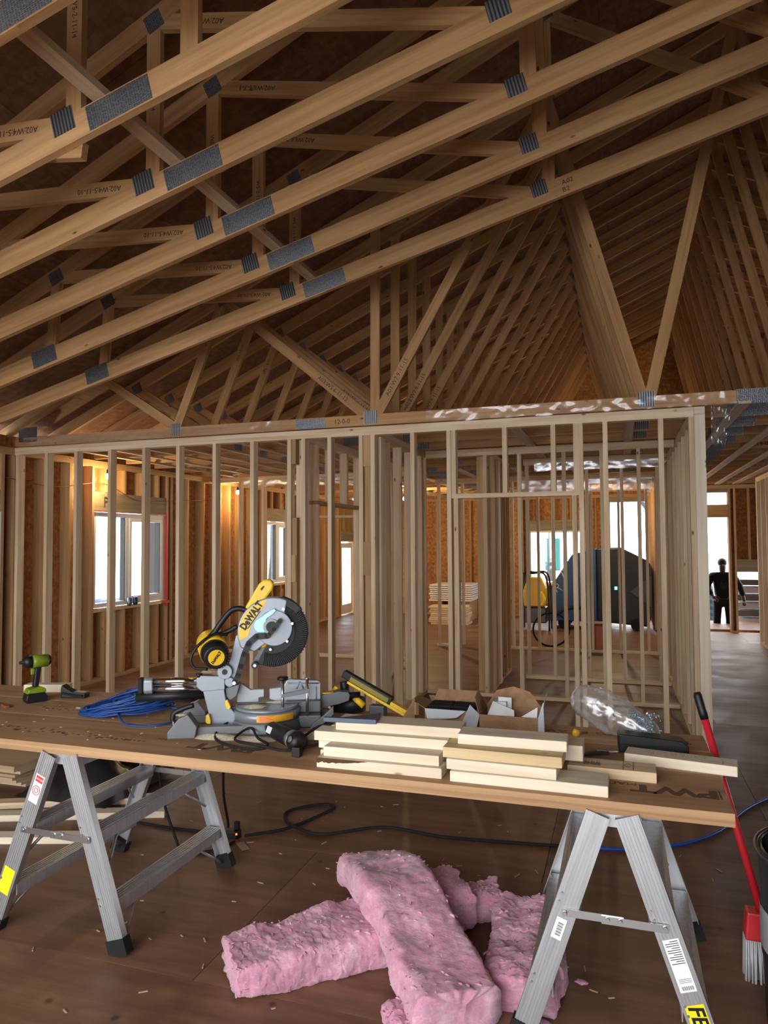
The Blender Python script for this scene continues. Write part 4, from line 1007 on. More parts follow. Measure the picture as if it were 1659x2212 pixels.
# cardboard boxes
card = plain('cardboard', (.36, .20, .10), .85, noise_=30); cardp = plain('cardboard_print', (.62, .66, .74), .7)
def carton(name, label, x0, x1, y0, y1, h, flaps, inner):
    M = T((x0 + x1) / 2, (y0 + y1) / 2, BT); r = thing(name, label, 'box', M); t = .004
    m = MB(); m.box((x0, y0, BT), (x1, y1, BT + t)); m.build('bottom', card, r)
    for nm, lo, hi in (('side', (x0, y0, BT + t), (x1, y0 + t, BT + h)), ('side', (x0, y1 - t, BT + t), (x1, y1, BT + h)), ('end', (x0, y0 + t, BT + t), (x0 + t, y1 - t, BT + h)), ('end', (x1 - t, y0 + t, BT + t), (x1, y1 - t, BT + h))):
        m = MB(); m.box(lo, hi); m.build(nm, card, r)
    for q, mt in flaps:
        m = MB(); n = len(q); nn = (V(q[1]) - V(q[0])).cross(V(q[2]) - V(q[1])).normalized() * .003
        m.add(list(q) + [tuple(V(p) + nn) for p in q], [tuple(range(n))[::-1], tuple(range(n, 2 * n))] + [(i, (i + 1) % n, (i + 1) % n + n, i + n) for i in range(n)]); m.build('flap', mt, r)
    return r
h = .075; zt = BT + h
carton('nail_carton', 'open carton full of black nail strips at the back of the bench', -.90, -.655, 3.33, 3.49, h,
       [([(-.90, 3.33, zt), (-.90, 3.49, zt), (-.97, 3.47, zt + .03), (-.97, 3.35, zt + .03)], card), ([(-.90, 3.49, zt), (-.66, 3.49, zt), (-.68, 3.53, zt + .055), (-.88, 3.53, zt + .055)], card),
        ([(-.90, 3.33, zt), (-.88, 3.30, zt - .04), (-.80, 3.29, zt - .035), (-.74, 3.31, zt - .03), (-.70, 3.33, zt)], cardp)], None)
for q in range(7):
    for (a, b) in ((-.885, -.78), (-.775, -.67)):
        M = T((a + b) / 2, 3.41, BT + .006 + q * .0125) @ RZ(random.uniform(-.03, .03)); m = MB(); m.box((-(b - a) / 2, -.055, 0), ((b - a) / 2, .055, .0085))
        for k in range(9): m.cyl((-(b - a) / 2 + .006 + k * .011, -.060, .004), (-(b - a) / 2 + .006 + k * .011, -.055, .004), .0042, None, 6)
        tag(m.build('nail_strip', rubber, None, M), 'black strip of collated nails in the open carton, %s column, %s layer from the bottom' % ('left' if a < -.8 else 'right', ORD[q]), 'nails', 'nail strips in the open carton')
carton('open_carton', 'open brown carton with raised flaps and papers beside the nail carton', -.625, -.36, 3.27, 3.46, .08,
       [([(-.625, 3.46, BT + .08), (-.625, 3.27, BT + .08), (-.64, 3.25, BT + .16), (-.64, 3.33, BT + .18)], card), ([(-.36, 3.27, BT + .08), (-.36, 3.46, BT + .08), (-.335, 3.43, BT + .165), (-.335, 3.27, BT + .15)], cardp), ([(-.36, 3.27, BT + .001), (-.36, 3.27, BT + .08), (-.335, 3.24, BT + .155), (-.33, 3.24, BT + .001)], cardp),
        ([(-.625, 3.46, BT + .08), (-.36, 3.46, BT + .08), (-.42, 3.49, BT + .15), (-.50, 3.50, BT + .17), (-.58, 3.49, BT + .15)][::-1], card), ([(-.625, 3.27, BT + .08), (-.66, 3.23, BT + .13), (-.70, 3.22, BT + .04), (-.64, 3.265, BT + .01)], cardp)], None)
for lb, q in (('folded white instruction leaflet standing in the open carton', [(-.56, 3.41, BT + .02), (-.50, 3.43, BT + .02), (-.50, 3.43, BT + .13), (-.56, 3.41, BT + .135)]), ('white paper sheet lying slanted in the open carton', [(-.60, 3.32, BT + .06), (-.47, 3.31, BT + .03), (-.48, 3.37, BT + .085), (-.58, 3.38, BT + .12)]), ('white triangular paper corner at the right of the open carton', [(-.46, 3.30, BT + .06), (-.368, 3.29, BT + .06), (-.368, 3.33, BT + .115)])):
    m = MB(); n = len(q); nn = V((0, .0012, .0004)); m.add(list(q) + [tuple(V(p) + nn) for p in q], [tuple(range(n)), tuple(range(n, 2 * n))[::-1]] + [((i + 1) % n, i, i + n, (i + 1) % n + n) for i in range(n)]); tag(m.build('paper_sheet', paper), lb, 'paper')
m = MB(); m.box((-.585, 3.395, BT + .006), (-.52, 3.45, BT + .115), T(0, 0, 0)); tag(m.build('small_box', cardp, bevel=.002), 'small white and blue box inside the open carton', 'box')
m = MB(); q = [(-1.02, 3.30, BT + .005), (-.95, 3.33, BT + .005), (-.95, 3.33, BT + .125)]; nn = V((.001, -.004, 0)); m.add(q + [tuple(V(p) + nn) for p in q], [(0, 1, 2), (5, 4, 3), (1, 0, 3, 4), (2, 1, 4, 5), (0, 2, 5, 3)]); tag(m.build('cardboard_scrap', card), 'torn triangular cardboard flap leaning beside the nail carton', 'cardboard')

# clear bag of screws
bgt = thing('plastic_bag', 'crumpled clear plastic bag holding shiny screws', 'bag', T(-.02, 3.33, BT))
m = MB(); ax0, ax1 = V((.085, 3.30, BT + .055)), V((-.165, 3.42, BT + .145)); dA = (ax1 - ax0).normalized(); fr = frame(ax0, dA, (0, 0, 1)); L = (ax1 - ax0).length
nu, nv = 44, 44; vs = []
for i in range(nu + 1):
    u = i / nu; prof = (max(0, math.sin(PI * min(1, u * .98 + .02))) ** .28) * (.80 + .22 * u)
    for k in range(nv):
        a = 2 * PI * k / nv; cr = 1 + .16 * noise.noise(V((u * 5, math.cos(a) * 2.2, math.sin(a) * 2.2))) + .16 * abs(noise.noise(V((u * 13, math.cos(a) * 4, math.sin(a) * 4)))) + .05 * noise.noise(V((u * 30, math.cos(a) * 9, math.sin(a) * 9))) 
        p = fr @ V((-.055 + (L + .11) * u, .085 * prof * cr * math.cos(a), .088 * prof * cr * math.sin(a))); p.z = max(p.z, BT + .0015); vs.append(tuple(p))
m.add(vs, [(i * nv + k, i * nv + (k + 1) % nv, (i + 1) * nv + (k + 1) % nv, (i + 1) * nv + k) for i in range(nu) for k in range(nv)], None, True); m.build('film', bag_m, bgt)
zinc = plain('zinc_screw', (.50, .66, .76), .25, .9)
m = MB(); random.seed(31)
for i in range(190):
    c = V((random.gauss(.075, .028), random.gauss(3.29, .016), BT + .008 + random.uniform(0, .118))); dd = V((random.uniform(-1, 1), random.uniform(-1, 1), random.uniform(-.6, .8))).normalized()
    m.tube([c - dd * .012, c + dd * .010], [.0012, .0018], 5); m.tube([c + dd * .010, c + dd * .013], [.0052, .0052], 7)
tag(m.build('screws', zinc), 'bluish zinc screws heaped inside the clear bag', 'screws', kind='stuff')
CM = T(.115, 3.175, BT) @ RZ(.06)
bc = thing('black_case', 'long black plastic tool case lying before the bag of screws', 'case', CM)
m = MB(); m.prism([(-.135, 0), (.135, 0), (.135, .04), (.115, .058), (.06, .062), (-.128, .075), (-.137, .07)], -.045, .045); m.build('shell', black, bc, CM, bevel=.006)
m = MB(); m.box((-.13, -.0462, .034), (.13, -.0452, .037)); m.build('seam', rubber, bc, CM)
UM = T(-.085, 3.065, BT) @ RZ(.42)
uk = thing('utility_knife', 'small grey utility knife lying at the tip of the black case', 'knife', UM)
m = MB(); m.prism([(-.07, 0), (.03, 0), (.03, .016), (-.02, .02), (-.07, .010)], -.009, .009); m.build('handle', darksteel, uk, UM, bevel=.003)
m = MB(); m.box((.031, -.007, .006), (.075, .007, .012)); m.build('blade', steel, uk, UM)
m = MB(); m.tube([(-.20, 3.33, BT + .002), (-.20, 3.325, BT + .018), (-.205, 3.315, BT + .030)], [.016, .017, .006], 14); tag(m.build('yellow_stopper', yellow), 'small bright yellow stopper standing behind the right board stack', 'stopper')
# ================================================================ things on the floor
pink = None
def pink_mat():
    m, nt, p = newmat('pink_glass_wool'); c, rnd = coords(nt)
    n = node(nt, 'ShaderNodeTexNoise', Scale=9.0, Detail=8.0, Roughness=.7); nt.links.new(c, n.inputs['Vector'])
    n2 = node(nt, 'ShaderNodeTexNoise', Scale=110.0, Detail=4.0, Roughness=.7); nt.links.new(vmath(nt, 'MULTIPLY', c, (.35, 1, 1)), n2.inputs['Vector'])
    col = ramp(nt, n.outputs[0], [(.30, (.50, .20, .30)), (.52, (.68, .34, .46)), (.72, (.78, .54, .64))])
    col = mix(nt, 'MULTIPLY', .5, col, ramp(nt, n2.outputs[0], [(.3, (.6, .55, .56)), (.65, (1, 1, 1))]))
    nt.links.new(col, p.inputs['Base Color']); p.inputs['Roughness'].default_value = 1.0; p.inputs['Sheen Weight'].default_value = .3
    bump(nt, p, n2.outputs[0], .4, .006); return m
pink = pink_mat()
def batt(label, path, w_, t_, seed, zbase=None, taper=None, nu=130, rough=1.0):
    """torn glass-wool batt swept along a floor path: fuzzy box section"""
    P_ = curve_pts(path, 24); n = len(P_); sec = []
    ns, nt_ = 30, 12
    raw = [(-.5 + i / ns, 0) for i in range(ns)] + [(.5, i / nt_) for i in range(nt_)] + [(.5 - i / ns, 1) for i in range(ns)] + [(-.5, 1 - i / nt_) for i in range(nt_)]
    cr = .28 * t_ / w_; cz = .28
    for b, c in raw:                       # soften the corners of the section
        ex, ez = max(0, abs(b) - (.5 - cr)) / cr, max(0, abs(c - .5) - (.5 - cz)) / cz
        q = math.hypot(ex, ez)
        if q > 1: b = math.copysign(.5 - cr + cr * ex / q, b); c = .5 + math.copysign(.5 - cz + cz * ez / q, c - .5)
        sec.append((b, c))
    k = len(sec); vs = []
    rings = nu + 1
    def ring_at(u, inset):
        f = u * (n - 1); a = min(int(f), n - 2); p = P_[a].lerp(P_[a + 1], f - a); t = (P_[min(a + 2, n - 1)] - P_[max(a - 1, 0)]).normalized(); s = V((-t.y, t.x, 0)).normalized()
        ww = w_ * (taper(u) if taper else 1) * inset; out = []
        for (b, c) in sec:
            e = p + s * (b * ww) + V((0, 0, c * t_ if inset == 1 else (.5 + (c - .5) * inset) * t_))
            q = V((e.x * 11 + seed, e.y * 11, e.z * 11)); q2 = q * 3.1; q3 = q * 8.0
            amp = rough * (.030 * noise.noise(q * .45) + .011 * noise.noise(q) + .0045 * noise.noise(q2) + .004 * noise.noise(q3) + .002 * noise.noise(q * 17))
            nv = (s * (b * 2 if abs(b) > .45 else b * .6) + V((0, 0, (c - .5) * 2))).normalized() if True else V((0, 0, 1))
            e = e + nv * amp + t * (rough * .016 * noise.noise(q2 + V((9, 9, 9))))
            e.z = max(e.z, .0015 + (zbase(u) * 0 if zbase else 0)); out.append(tuple(e))
        return out
    stack = [(0, .3), (0, .7), (0, 1)] + [(i / nu, 1) for i in range(1, nu)] + [(1, 1), (1, .7), (1, .3)]
    for u, ins in stack: vs += ring_at(u, ins)
    R_ = len(stack); fs = [(i * k + j, i * k + (j + 1) % k, (i + 1) * k + (j + 1) % k, (i + 1) * k + j) for i in range(R_ - 1) for j in range(k)]
    fs += [tuple(range(k))[::-1], tuple((R_ - 1) * k + j for j in range(k))]
    m = MB(); m.add(vs, fs, None, True)
    # torn tufts
    rr = random.Random(seed)
    for _ in range(420):
        c = V(vs[rr.randrange(3 * k, len(vs) - 3 * k)]); 
        if c.z < .03: continue
        d1 = V((rr.uniform(-1, 1), rr.uniform(-1, 1), rr.uniform(.1, 1))).normalized() * rr.uniform(.003, .010); d2 = V((rr.uniform(-1, 1), rr.uniform(-1, 1), rr.uniform(-.4, .4))).normalized() * rr.uniform(.005, .016)
        m.add([c - d2, c + d2, c + d1 + d2 * .5, c + d1 - d2 * .3], [(0, 1, 2, 3)], None, True)
    return tag(m.build('insulation_batt', pink), label, 'insulation', 'pink insulation on the floor')
batt('long pink insulation batt reaching to the lower left, end cut square', [(-1.46, 2.49, 0), (-1.22, 2.72, 0), (-.98, 2.97, 0)], .30, .145, 1, taper=lambda u: .88 + .4 * u)
batt('pink insulation batt lying across the others, nearest its lower end', [(-1.20, 3.42, .02), (-1.10, 3.22, .10), (-.93, 2.98, .155), (-.74, 2.74, .06), (-.56, 2.50, .0)], .34, .14, 2, taper=lambda u: 1.05 - .12 * u)
batt('torn pink insulation piece sticking out behind the crossing batt', [(-.98, 3.12, 0), (-.84, 3.20, 0), (-.72, 3.28, 0)], .30, .17, 3, nu=50, rough=1.5)
batt('small pink insulation end lying farthest behind the others', [(-.76, 3.26, 0), (-.66, 3.30, 0), (-.56, 3.34, 0)], .20, .13, 4, nu=40, rough=1.4)
batt('pink insulation batt leaning beside the right trestle leg', [(-.37, 2.67, 0), (-.39, 2.98, 0), (-.42, 3.31, .03)], .27, .11, 5, taper=lambda u: .85 + .3 * math.sin(PI * u), rough=1.5)
batt('torn pink flap at the lower end of the crossing batt', [(-.78, 2.53, 0), (-.72, 2.47, 0), (-.65, 2.42, 0)], .13, .05, 6, nu=26, rough=1.5)
def scrap(label, x, y, r, seed):
    m = MB(); vs = []; n = 10
    for i in range(n + 1):
        for k in range(12):
            th_ = PI * i / n; a = 2 * PI * k / 12; q = 1 + .5 * noise.noise(V((th_ * 2, a * 2, seed)))
            vs.append((x + r * 1.8 * q * math.sin(th_) * math.cos(a), y + r * q * math.sin(th_) * math.sin(a), max(.001, r * .5 + r * .5 * q * math.cos(th_))))
    m.add(vs, [(i * 12 + k, (i + 1) * 12 + k, (i + 1) * 12 + (k + 1) % 12, i * 12 + (k + 1) % 12) for i in range(n) for k in range(12)], None, True)
    return tag(m.build('insulation_scrap', pink), label, 'insulation')
scrap('tiny pink insulation tuft between the right trestle legs', -.17, 2.92, .014, 1); scrap('small pink insulation scrap right beside the near trestle leg', -.29, 2.63, .018, 2)
m = MB(); random.seed(14)
for i in range(70):
    x, y = random.uniform(-2.6, .6), random.uniform(2.1, 4.6); a = random.uniform(0, PI); L = random.uniform(.006, .022); m.box((-L, -.0025, 0), (L, .0025, .003), T(x, y, .0005) @ RZ(a))
tag(m.build('wood_chips', plain('chip', (.45, .33, .22), .9)), 'small wood chips scattered on the subfloor', 'wood chips', kind='stuff')

# cords on the floor
def cord(name, label, pts, r, mat, parts=(), n=10):
    m = MB(); m.tube(curve_pts(pts, n), r, 8); return tag(m.build(name, mat), label, 'cord')
cord('black_extension_cord', 'black extension cord snaking across the floor behind the insulation', [(-2.10, 3.74, .012), (-1.92, 3.92, .008), (-1.80, 4.20, .008), (-1.78, 4.33, .012), (-1.90, 4.32, .01), (-2.03, 4.17, .008), (-1.97, 4.02, .008), (-1.84, 3.93, .012), (-1.67, 3.91, .008), (-1.37, 4.11, .008), (-1.02, 4.08, .008), (-.70, 4.11, .008), (-.37, 4.152, .008), (-.22, 4.175, .008)], .0095, rubber)
cord('blue_floor_cord', 'blue extension cord running along the floor behind the right trestle', [(-.20, 4.18, .008), (.02, 4.226, .008), (.20, 4.32, .008), (.36, 4.44, .008), (.54, 4.67, .008), (.75, 5.1, .008), (1.1, 5.6, .008)], .0085, plain('bright_blue_cord', (.012, .10, .50), .4))
cord('hanging_power_cord', 'black power cord hanging down from the bench to the plug block', [(-2.05, 3.55, BT - .02), (-2.13, 3.57, .55), (-2.17, 3.62, .30), (-2.20, 3.72, .09), (-2.21, 3.74, .05)], .0075, rubber)
cord('looped_power_cord', 'black cord dropping behind the left trestle and curling on the floor', [(-2.62, 3.60, BT - .05), (-2.60, 3.60, .5), (-2.55, 3.58, .25), (-2.42, 3.52, .05), (-2.33, 3.46, .008), (-2.22, 3.48, .008), (-2.15, 3.56, .008), (-2.12, 3.66, .008)], .0075, rubber)
cord('long_black_cord', 'black cord lying on the floor behind the left trestle', [(-3.3, 3.75, .008), (-2.93, 3.735, .008), (-2.56, 3.72, .008), (-2.30, 3.74, .008), (-2.25, 3.74, .012)], .008, rubber)
pb = thing('plug_block', 'black power plug block with a glowing red light on the floor', 'plug', T(-2.19, 3.73, 0))
m = MB(); m.rbox((-2.235, 3.70, 0), (-2.13, 3.765, .04), .015); m.build('body', black, pb, bevel=.004)
m = MB(); m.box((-2.17, 3.735, .0405), (-2.14, 3.76, .085)); m.build('plug', rubber, pb, bevel=.004)
m = MB(); m.blob((-2.135, 3.705, .030), (.006, .006, .006), 6); m.build('indicator', plain('red_light', (1, .1, .03), .4, emit=((1, .08, .02), 6.0)), pb)
m = MB(); m.box((-.055, -.022, 0), (.055, .022, .0015), T(-2.05, 3.63, .003) @ RZ(-.75)); tag(m.build('cord_tag', plain('tag_paper', (.35, .30, .22), .7)), 'small beige tag lying beside the plug block', 'tag')

# stacked sheets, planks and black plastic behind the left trestle
ply_m = wood('plywood_sheet', (.62, .47, .30), (.50, .36, .21), knot=False, scale=(.8, 5, 5))
for q in range(7):
    dx = random.uniform(-.02, .02); m = MB(); m.box((-6.0 + dx, 3.95 + dx, .0385 + q * .0192), (-4.0 + dx, 5.12, .0385 + q * .0192 + .0185))
    tag(m.build('plywood_sheet', ply_m), 'plywood sheet stacked flat on the floor at far left, %s from the bottom' % ORD[q], 'plywood', 'plywood sheets stacked at the left')
for q, y in enumerate((4.05, 5.0)):
    m = MB(); m.box((-6.0, y, 0), (-4.02, y + .089, .038)); tag(m.build('sleeper_board', stud_m), 'board under the stack of plywood sheets, %s' % ('nearer one' if q == 0 else 'farther one'), 'board')
for q, (x0, y0, x1, y1) in enumerate(((-4.3, 3.30, -2.75, 3.90), (-4.2, 3.55, -2.95, 4.10), (-3.9, 3.12, -2.9, 3.45))):
    b = beam('floor_plank', (x0, y0, .0195), (x1, y1, .0195), .089, .038, (0, 0, 1), fresh_m if q != 1 else stud_m); tag(b, 'plank lying on the floor behind the left trestle, %s' % ('the longest', 'the middle one', 'the nearest and shortest')[q], 'plank', 'planks on the floor at the left')
def heap_mesh(name, label, cat, x0, x1, y0, y1, h, mat, seed, zb=0.0):
    m = MB(); n = 30; vs = []
    for i in range(n + 1):
        for j in range(n + 1):
            u, v = i / n, j / n; e = min(1, 3.2 * min(u, 1 - u)) * min(1, 3.2 * min(v, 1 - v))
            z = zb + h * e ** .55 * (.72 + .45 * noise.noise(V((u * 3 + seed, v * 3, 0))) + .22 * abs(noise.noise(V((u * 9 + seed, v * 9, 4)))))
            vs.append((x0 + (x1 - x0) * u + .03 * noise.noise(V((u * 5, v * 5, seed))), y0 + (y1 - y0) * v, max(zb + .002, z)))
    m.add(vs, [(i * (n + 1) + j, (i + 1) * (n + 1) + j, (i + 1) * (n + 1) + j + 1, i * (n + 1) + j + 1) for i in range(n) for j in range(n)], None, True)
    return tag(m.build(name, mat), label, cat)
heap_mesh('black_plastic_heap', 'crumpled black plastic sheet heaped behind the left trestle', 'plastic sheet', -3.85, -3.12, 3.78, 4.6, .36, plain('black_poly', (.012, .012, .014), .35), 3, .040)

# broom and drum at the right
red = plain('broom_red', (.55, .02, .03), .4)
bm = thing('broom', 'red-handled broom with white bristles standing at the right end of the bench', 'broom', T(.50, 3.19, 0))
p0, p1 = V((.505, 3.17, .24)), V((.300, 3.30, 1.07)); dB = (p1 - p0).normalized()
m = MB(); m.tube([p0, p0.lerp(p1, .87)], .0155, 14); m.build('handle', red, bm)
m = MB(); m.tube([p0.lerp(p1, .871), p0.lerp(p1, .90), p0.lerp(p1, .985), p1], [.0165, .018, .0175, .012], 14); m.build('grip', black, bm)
m = MB(); m.add([(.435, 3.12, .16), (.62, 3.12, .16), (.62, 3.20, .16), (.435, 3.20, .16), (.445, 3.125, .265), (.60, 3.125, .265), (.60, 3.195, .265), (.445, 3.195, .265)], _F6); m.build('head', red, bm, bevel=.008)
m = MB(); random.seed(8)
for i in range(26):
    for j in range(9):
        x, y = .44 + i * .007, 3.125 + j * .0085; m.tube([(x, y, .16), (x + random.uniform(-.006, .006), y + random.uniform(-.006, .006), .001)], .0032, 4)
bo = m.build('bristles', plain('white_bristle', (.62, .62, .64), .7), bm); bo['kind'] = 'stuff'
dk = thing('drum', 'black plastic drum with a grey band at the right edge', 'drum', T(.735, 2.87, 0))
cD = (.735, 2.87); R0 = .285
m = MB(); m.tube([(*cD, .0), (*cD, .02), (*cD, .24), (*cD, .25), (*cD, .44), (*cD, .45), (*cD, .60), (*cD, .615), (*cD, .62), (*cD, .62), (*cD, .05)], [R0 * .93, R0 * .95, R0 * .97, R0 * .985, R0 * .985, R0 * .97, R0, R0 * 1.02, R0 * 1.02, R0 * .95, R0 * .9], 44, True); m.build('shell', plain('drum_black', (.018, .02, .02), .4), dk)
m = MB(); m.tube([(*cD, .28), (*cD, .42)], [R0 * .992, R0 * .992], 44, False); m.build('band', plain('band_grey', (.30, .30, .31), .6), dk)
m = MB(); m.tube([(cD[0] + R0 * 1.02 * math.cos(t), cD[1] + R0 * 1.02 * math.sin(t), .615) for t in [k * 2 * PI / 40 for k in range(41)]], .010, 8); m.build('rim', darksteel, dk)
# ================================================================ far rooms
# bare work bulbs under the ceiling; the far-room pair is added for warmth
bulb_m = plain('lit_bulb', (1, .8, .5), .4, emit=((1.0, .66, .28), 25.0))
def bulb(x, y, z, watt, label):
    r = thing('work_bulb', label, 'lamp', T(x, y, z))
    m = MB(); m.tube([(x, y, z - .06), (x, y, z - .045), (x, y, z - .02), (x, y, z + .01)], [.012, .030, .030, .014], 14); m.build('bulb', bulb_m, r)
    m = MB(); m.tube([(x, y, z + .01), (x, y, z + .06)], [.019, .016], 12); m.build('socket', black, r)
    m = MB(); m.tube(curve_pts([(x, y, z + .06), (x + .01, y, z + .12), (x, y, BZ - .052)], 4), .004, 6); m.build('wire', plain('orange_wire', (.5, .09, .03), .5), r)
    d = bpy.data.lights.new('bulb_light', 'POINT'); d.energy = watt; d.color = (1.0, .70, .34); d.shadow_soft_size = .05
    o = bpy.data.objects.new('bulb_light', d); o.location = (x, y, z - .10); C.objects.link(o)
    return r
bulb(-6.02, 7.289, 2.58, 26, 'bare lit bulb above the white window with red tape')
bulb(-5.95, 10.337, 2.58, 30, 'bare lit bulb in the corner beyond the left room')
bulb(-4.0, 13.385, 2.60, 130, 'bare lit bulb added over the lumber stacks to warm the big far room')  # added lamp, gives the far room its orange glow
bulb(-.2, 13.994, 2.60, 90, 'bare lit bulb added over the blue machine for warm light')  # second added lamp, warms the far sheathing
# string wire along the left wall
m = MB(); m.tube(curve_pts([(XL + .01, 5.9, 2.43), (XL + .02, 6.6, 2.38), (XL + .01, 7.4, 2.48), (XL + .02, 8.1, 2.30), (XL + .01, 9.0, 2.35), (XL + .02, 9.9, 2.40)], 8), .004, 6)
tag(m.build('string_wire', plain('reddish_wire', (.20, .05, .03), .5)), 'thin reddish wire draped along the left wall studs', 'wire')
for q, y in enumerate((7.90, 8.02)):
    m = MB(); m.tube([(-6.16, y, .901), (-6.16, y, .905), (-6.16, y, .925), (-6.16, y, 1.00), (-6.16, y, 1.008)], [.024, .030, .033, .033, .026], 16)
    tag(m.build('drink_can', plain('can_blue' if q else 'can_dark', (.03, .05, .14) if q else (.12, .13, .18), .3, .6)), 'dark blue can on the window sill, %s one' % ('right' if q else 'left'), 'can', 'cans on the window sill')

# big blue machine with black hopper
navy = plain('machine_blue', (.012, .06, .17), .35); hop = plain('hopper_black', (.015, .017, .022), .5)
MM = T(-.4, 14.85, 0)
mc_ = thing('insulation_blower', 'large blue and black hopper machine standing in the far room', 'machine', MM)
m = MB(); m.prism([(-1.31, .16), (-.43, .16), (-.43, 1.57), (-.88, 1.46), (-1.31, .80)], 14.4, 15.3); m.build('body', navy, mc_, bevel=.02)
m = MB(); m.prism([(-.428, .16), (.50, .08), (.57, .30), (.57, 1.25), (.50, 1.34), (.02, 1.59), (-.428, 1.575)], 14.42, 15.28); m.build('hopper', hop, mc_, bevel=.03)
m = MB(); m.prism([(.18, .75), (.57, 1.05), (.57, .45)], 14.40, 14.418); m.build('hopper_panel', plain('panel_grey', (.05, .055, .06), .4), mc_)
m = MB(); m.box((-.10, 14.405, .78), (-.05, 14.418, .84)); m.build('status_light', plain('green_lamp', (.2, .9, .5), .4, emit=((.25, 1, .55), 2.0)), mc_)
for x in (-1.05, .30):
    for y in (14.45, 15.2): m = MB(); m.cyl((x, y - .04, .12), (x, y + .04, .12), .12, None, 20); m.build('wheel', rubber, mc_)
wl = plain('white_line', (.6, .65, .7), .5)
for body, x, z, s in (('P', -1.02, 1.06, .30), ('R', -1.16, .80, .26)):
    text(body, s, Matrix(((.92, -.38, 0, x), (0, 0, -1, 14.397), (.38, .92, 0, z), (0, 0, 0, 1))), wl, mc_, weight=-.004)
m = MB(); m.tube(curve_pts([(-.70, 14.38, .42), (-.85, 14.15, .45), (-1.05, 13.95, .40), (-1.22, 13.85, .25)], 6), .035, 10); m.build('hose', rubber, mc_)
m = MB(); m.tube([(-1.09 + .29 * math.cos(t), 12.02 + .10 * math.sin(t), .27 + .26 * math.sin(t)) for t in [k * 2 * PI / 36 for k in range(37)]], .016, 8); tag(m.build('hose_loop', rubber), 'black hose loop leaning behind the farthest stud partition', 'hose')
YM = T(-1.6, 14.2, 0)
ym = thing('yellow_compressor', 'yellow engine machine with black tube frame beside the blue machine', 'machine', YM)
m = MB(); m.prism([(-1.78, .45), (-1.40, .45), (-1.36, .80), (-1.45, 1.02), (-1.70, 1.02), (-1.80, .75)], 14.05, 14.45); m.build('engine_cover', yellow, ym, bevel=.03)
m = MB(); m.box((-1.78, 14.05, .14), (-1.36, 14.45, .44)); m.build('engine', darksteel, ym, bevel=.02)
m = MB()
for y in (14.0, 14.5): m.tube(curve_pts([(-1.84, y, .0), (-1.85, y, .6), (-1.82, y, 1.06), (-1.6, y, 1.10), (-1.36, y, 1.06), (-1.30, y, .5), (-1.30, y, 0)], 5), .018, 8)
m.build('tube_frame', black, ym)
m = MB(); m.tube(curve_pts([(-1.45, 14.0, .75), (-1.38, 13.97, .60), (-1.44, 13.97, .48)], 6), .03, 8); m.build('pipe', plain('pipe_yellow', (.8, .65, .05), .4), ym)
m = MB(); m.box((-.53, 11.66, 0), (-.16, 11.98, .40)); ob_ = thing('orange_bin', 'orange bin on the floor below the blue machine', 'bin', T(-.35, 11.8, 0)); m.build('shell', plain('bin_orange', (.42, .09, .02), .5), ob_, bevel=.02)
m = MB(); m.box((-.55, 11.64, .40), (-.14, 12.0, .43)); m.build('lid', plain('bin_lid', (.10, .04, .02), .5), ob_, bevel=.01)

# sheet and board stacks in the far room
for q in range(8):
    dx = random.uniform(-.03, .03); m = MB(); m.box((-3.95 + dx, 15.1, .44 + q * .046), (-3.02 + dx, 16.1, .44 + q * .046 + .030))
    tag(m.build('drywall_sheet', plain('sheet_white', (.72, .70, .72), .7)), 'pale sheet in the upper stack of the far room, %s from the bottom' % ORD[q], 'sheet', 'pale sheets stacked in the far room')
for x in (-3.8, -3.2):
    m = MB(); m.box((x, 15.15, 0), (x + .12, 16.05, .439)); tag(m.build('support_block', brown_m), 'brown timber block under the pale sheet stack, %s one' % ('left' if x < -3.5 else 'right'), 'timber block')
for q in range(9):
    dx = random.uniform(-.03, .03); m = MB(); m.box((-3.80 + dx, 14.5, .002 + q * .042), (-3.02 + dx, 15.0, .002 + q * .042 + .036))
    tag(m.build('lumber_board', stud_m), 'wide board in the low lumber stack of the far room, %s from the floor' % ORD[q], 'board', 'lumber stacked low in the far room')

# translucent film hung on far ceiling members
film_w = film('hazy_film', (.93, .94, 1), clear=.45, rough=.3)
film_strip('ceiling_film', 'hazy plastic film stretched under the ceiling of the narrow middle room', -1.0, .5, 2.60, 2.70, 9.08, 50, .02, 3, film_w)
film_strip('ceiling_film', 'hazy plastic film along the top of the farthest stud partition', -1.5, .5, 2.50, 2.68, 11.48, 50, .02, 4, film_w)
film_strip('ceiling_film', 'hazy plastic film at the top of the left room back partition', -5.6, -3.2, 2.60, 2.70, 9.93, 60, .02, 5, film_w)

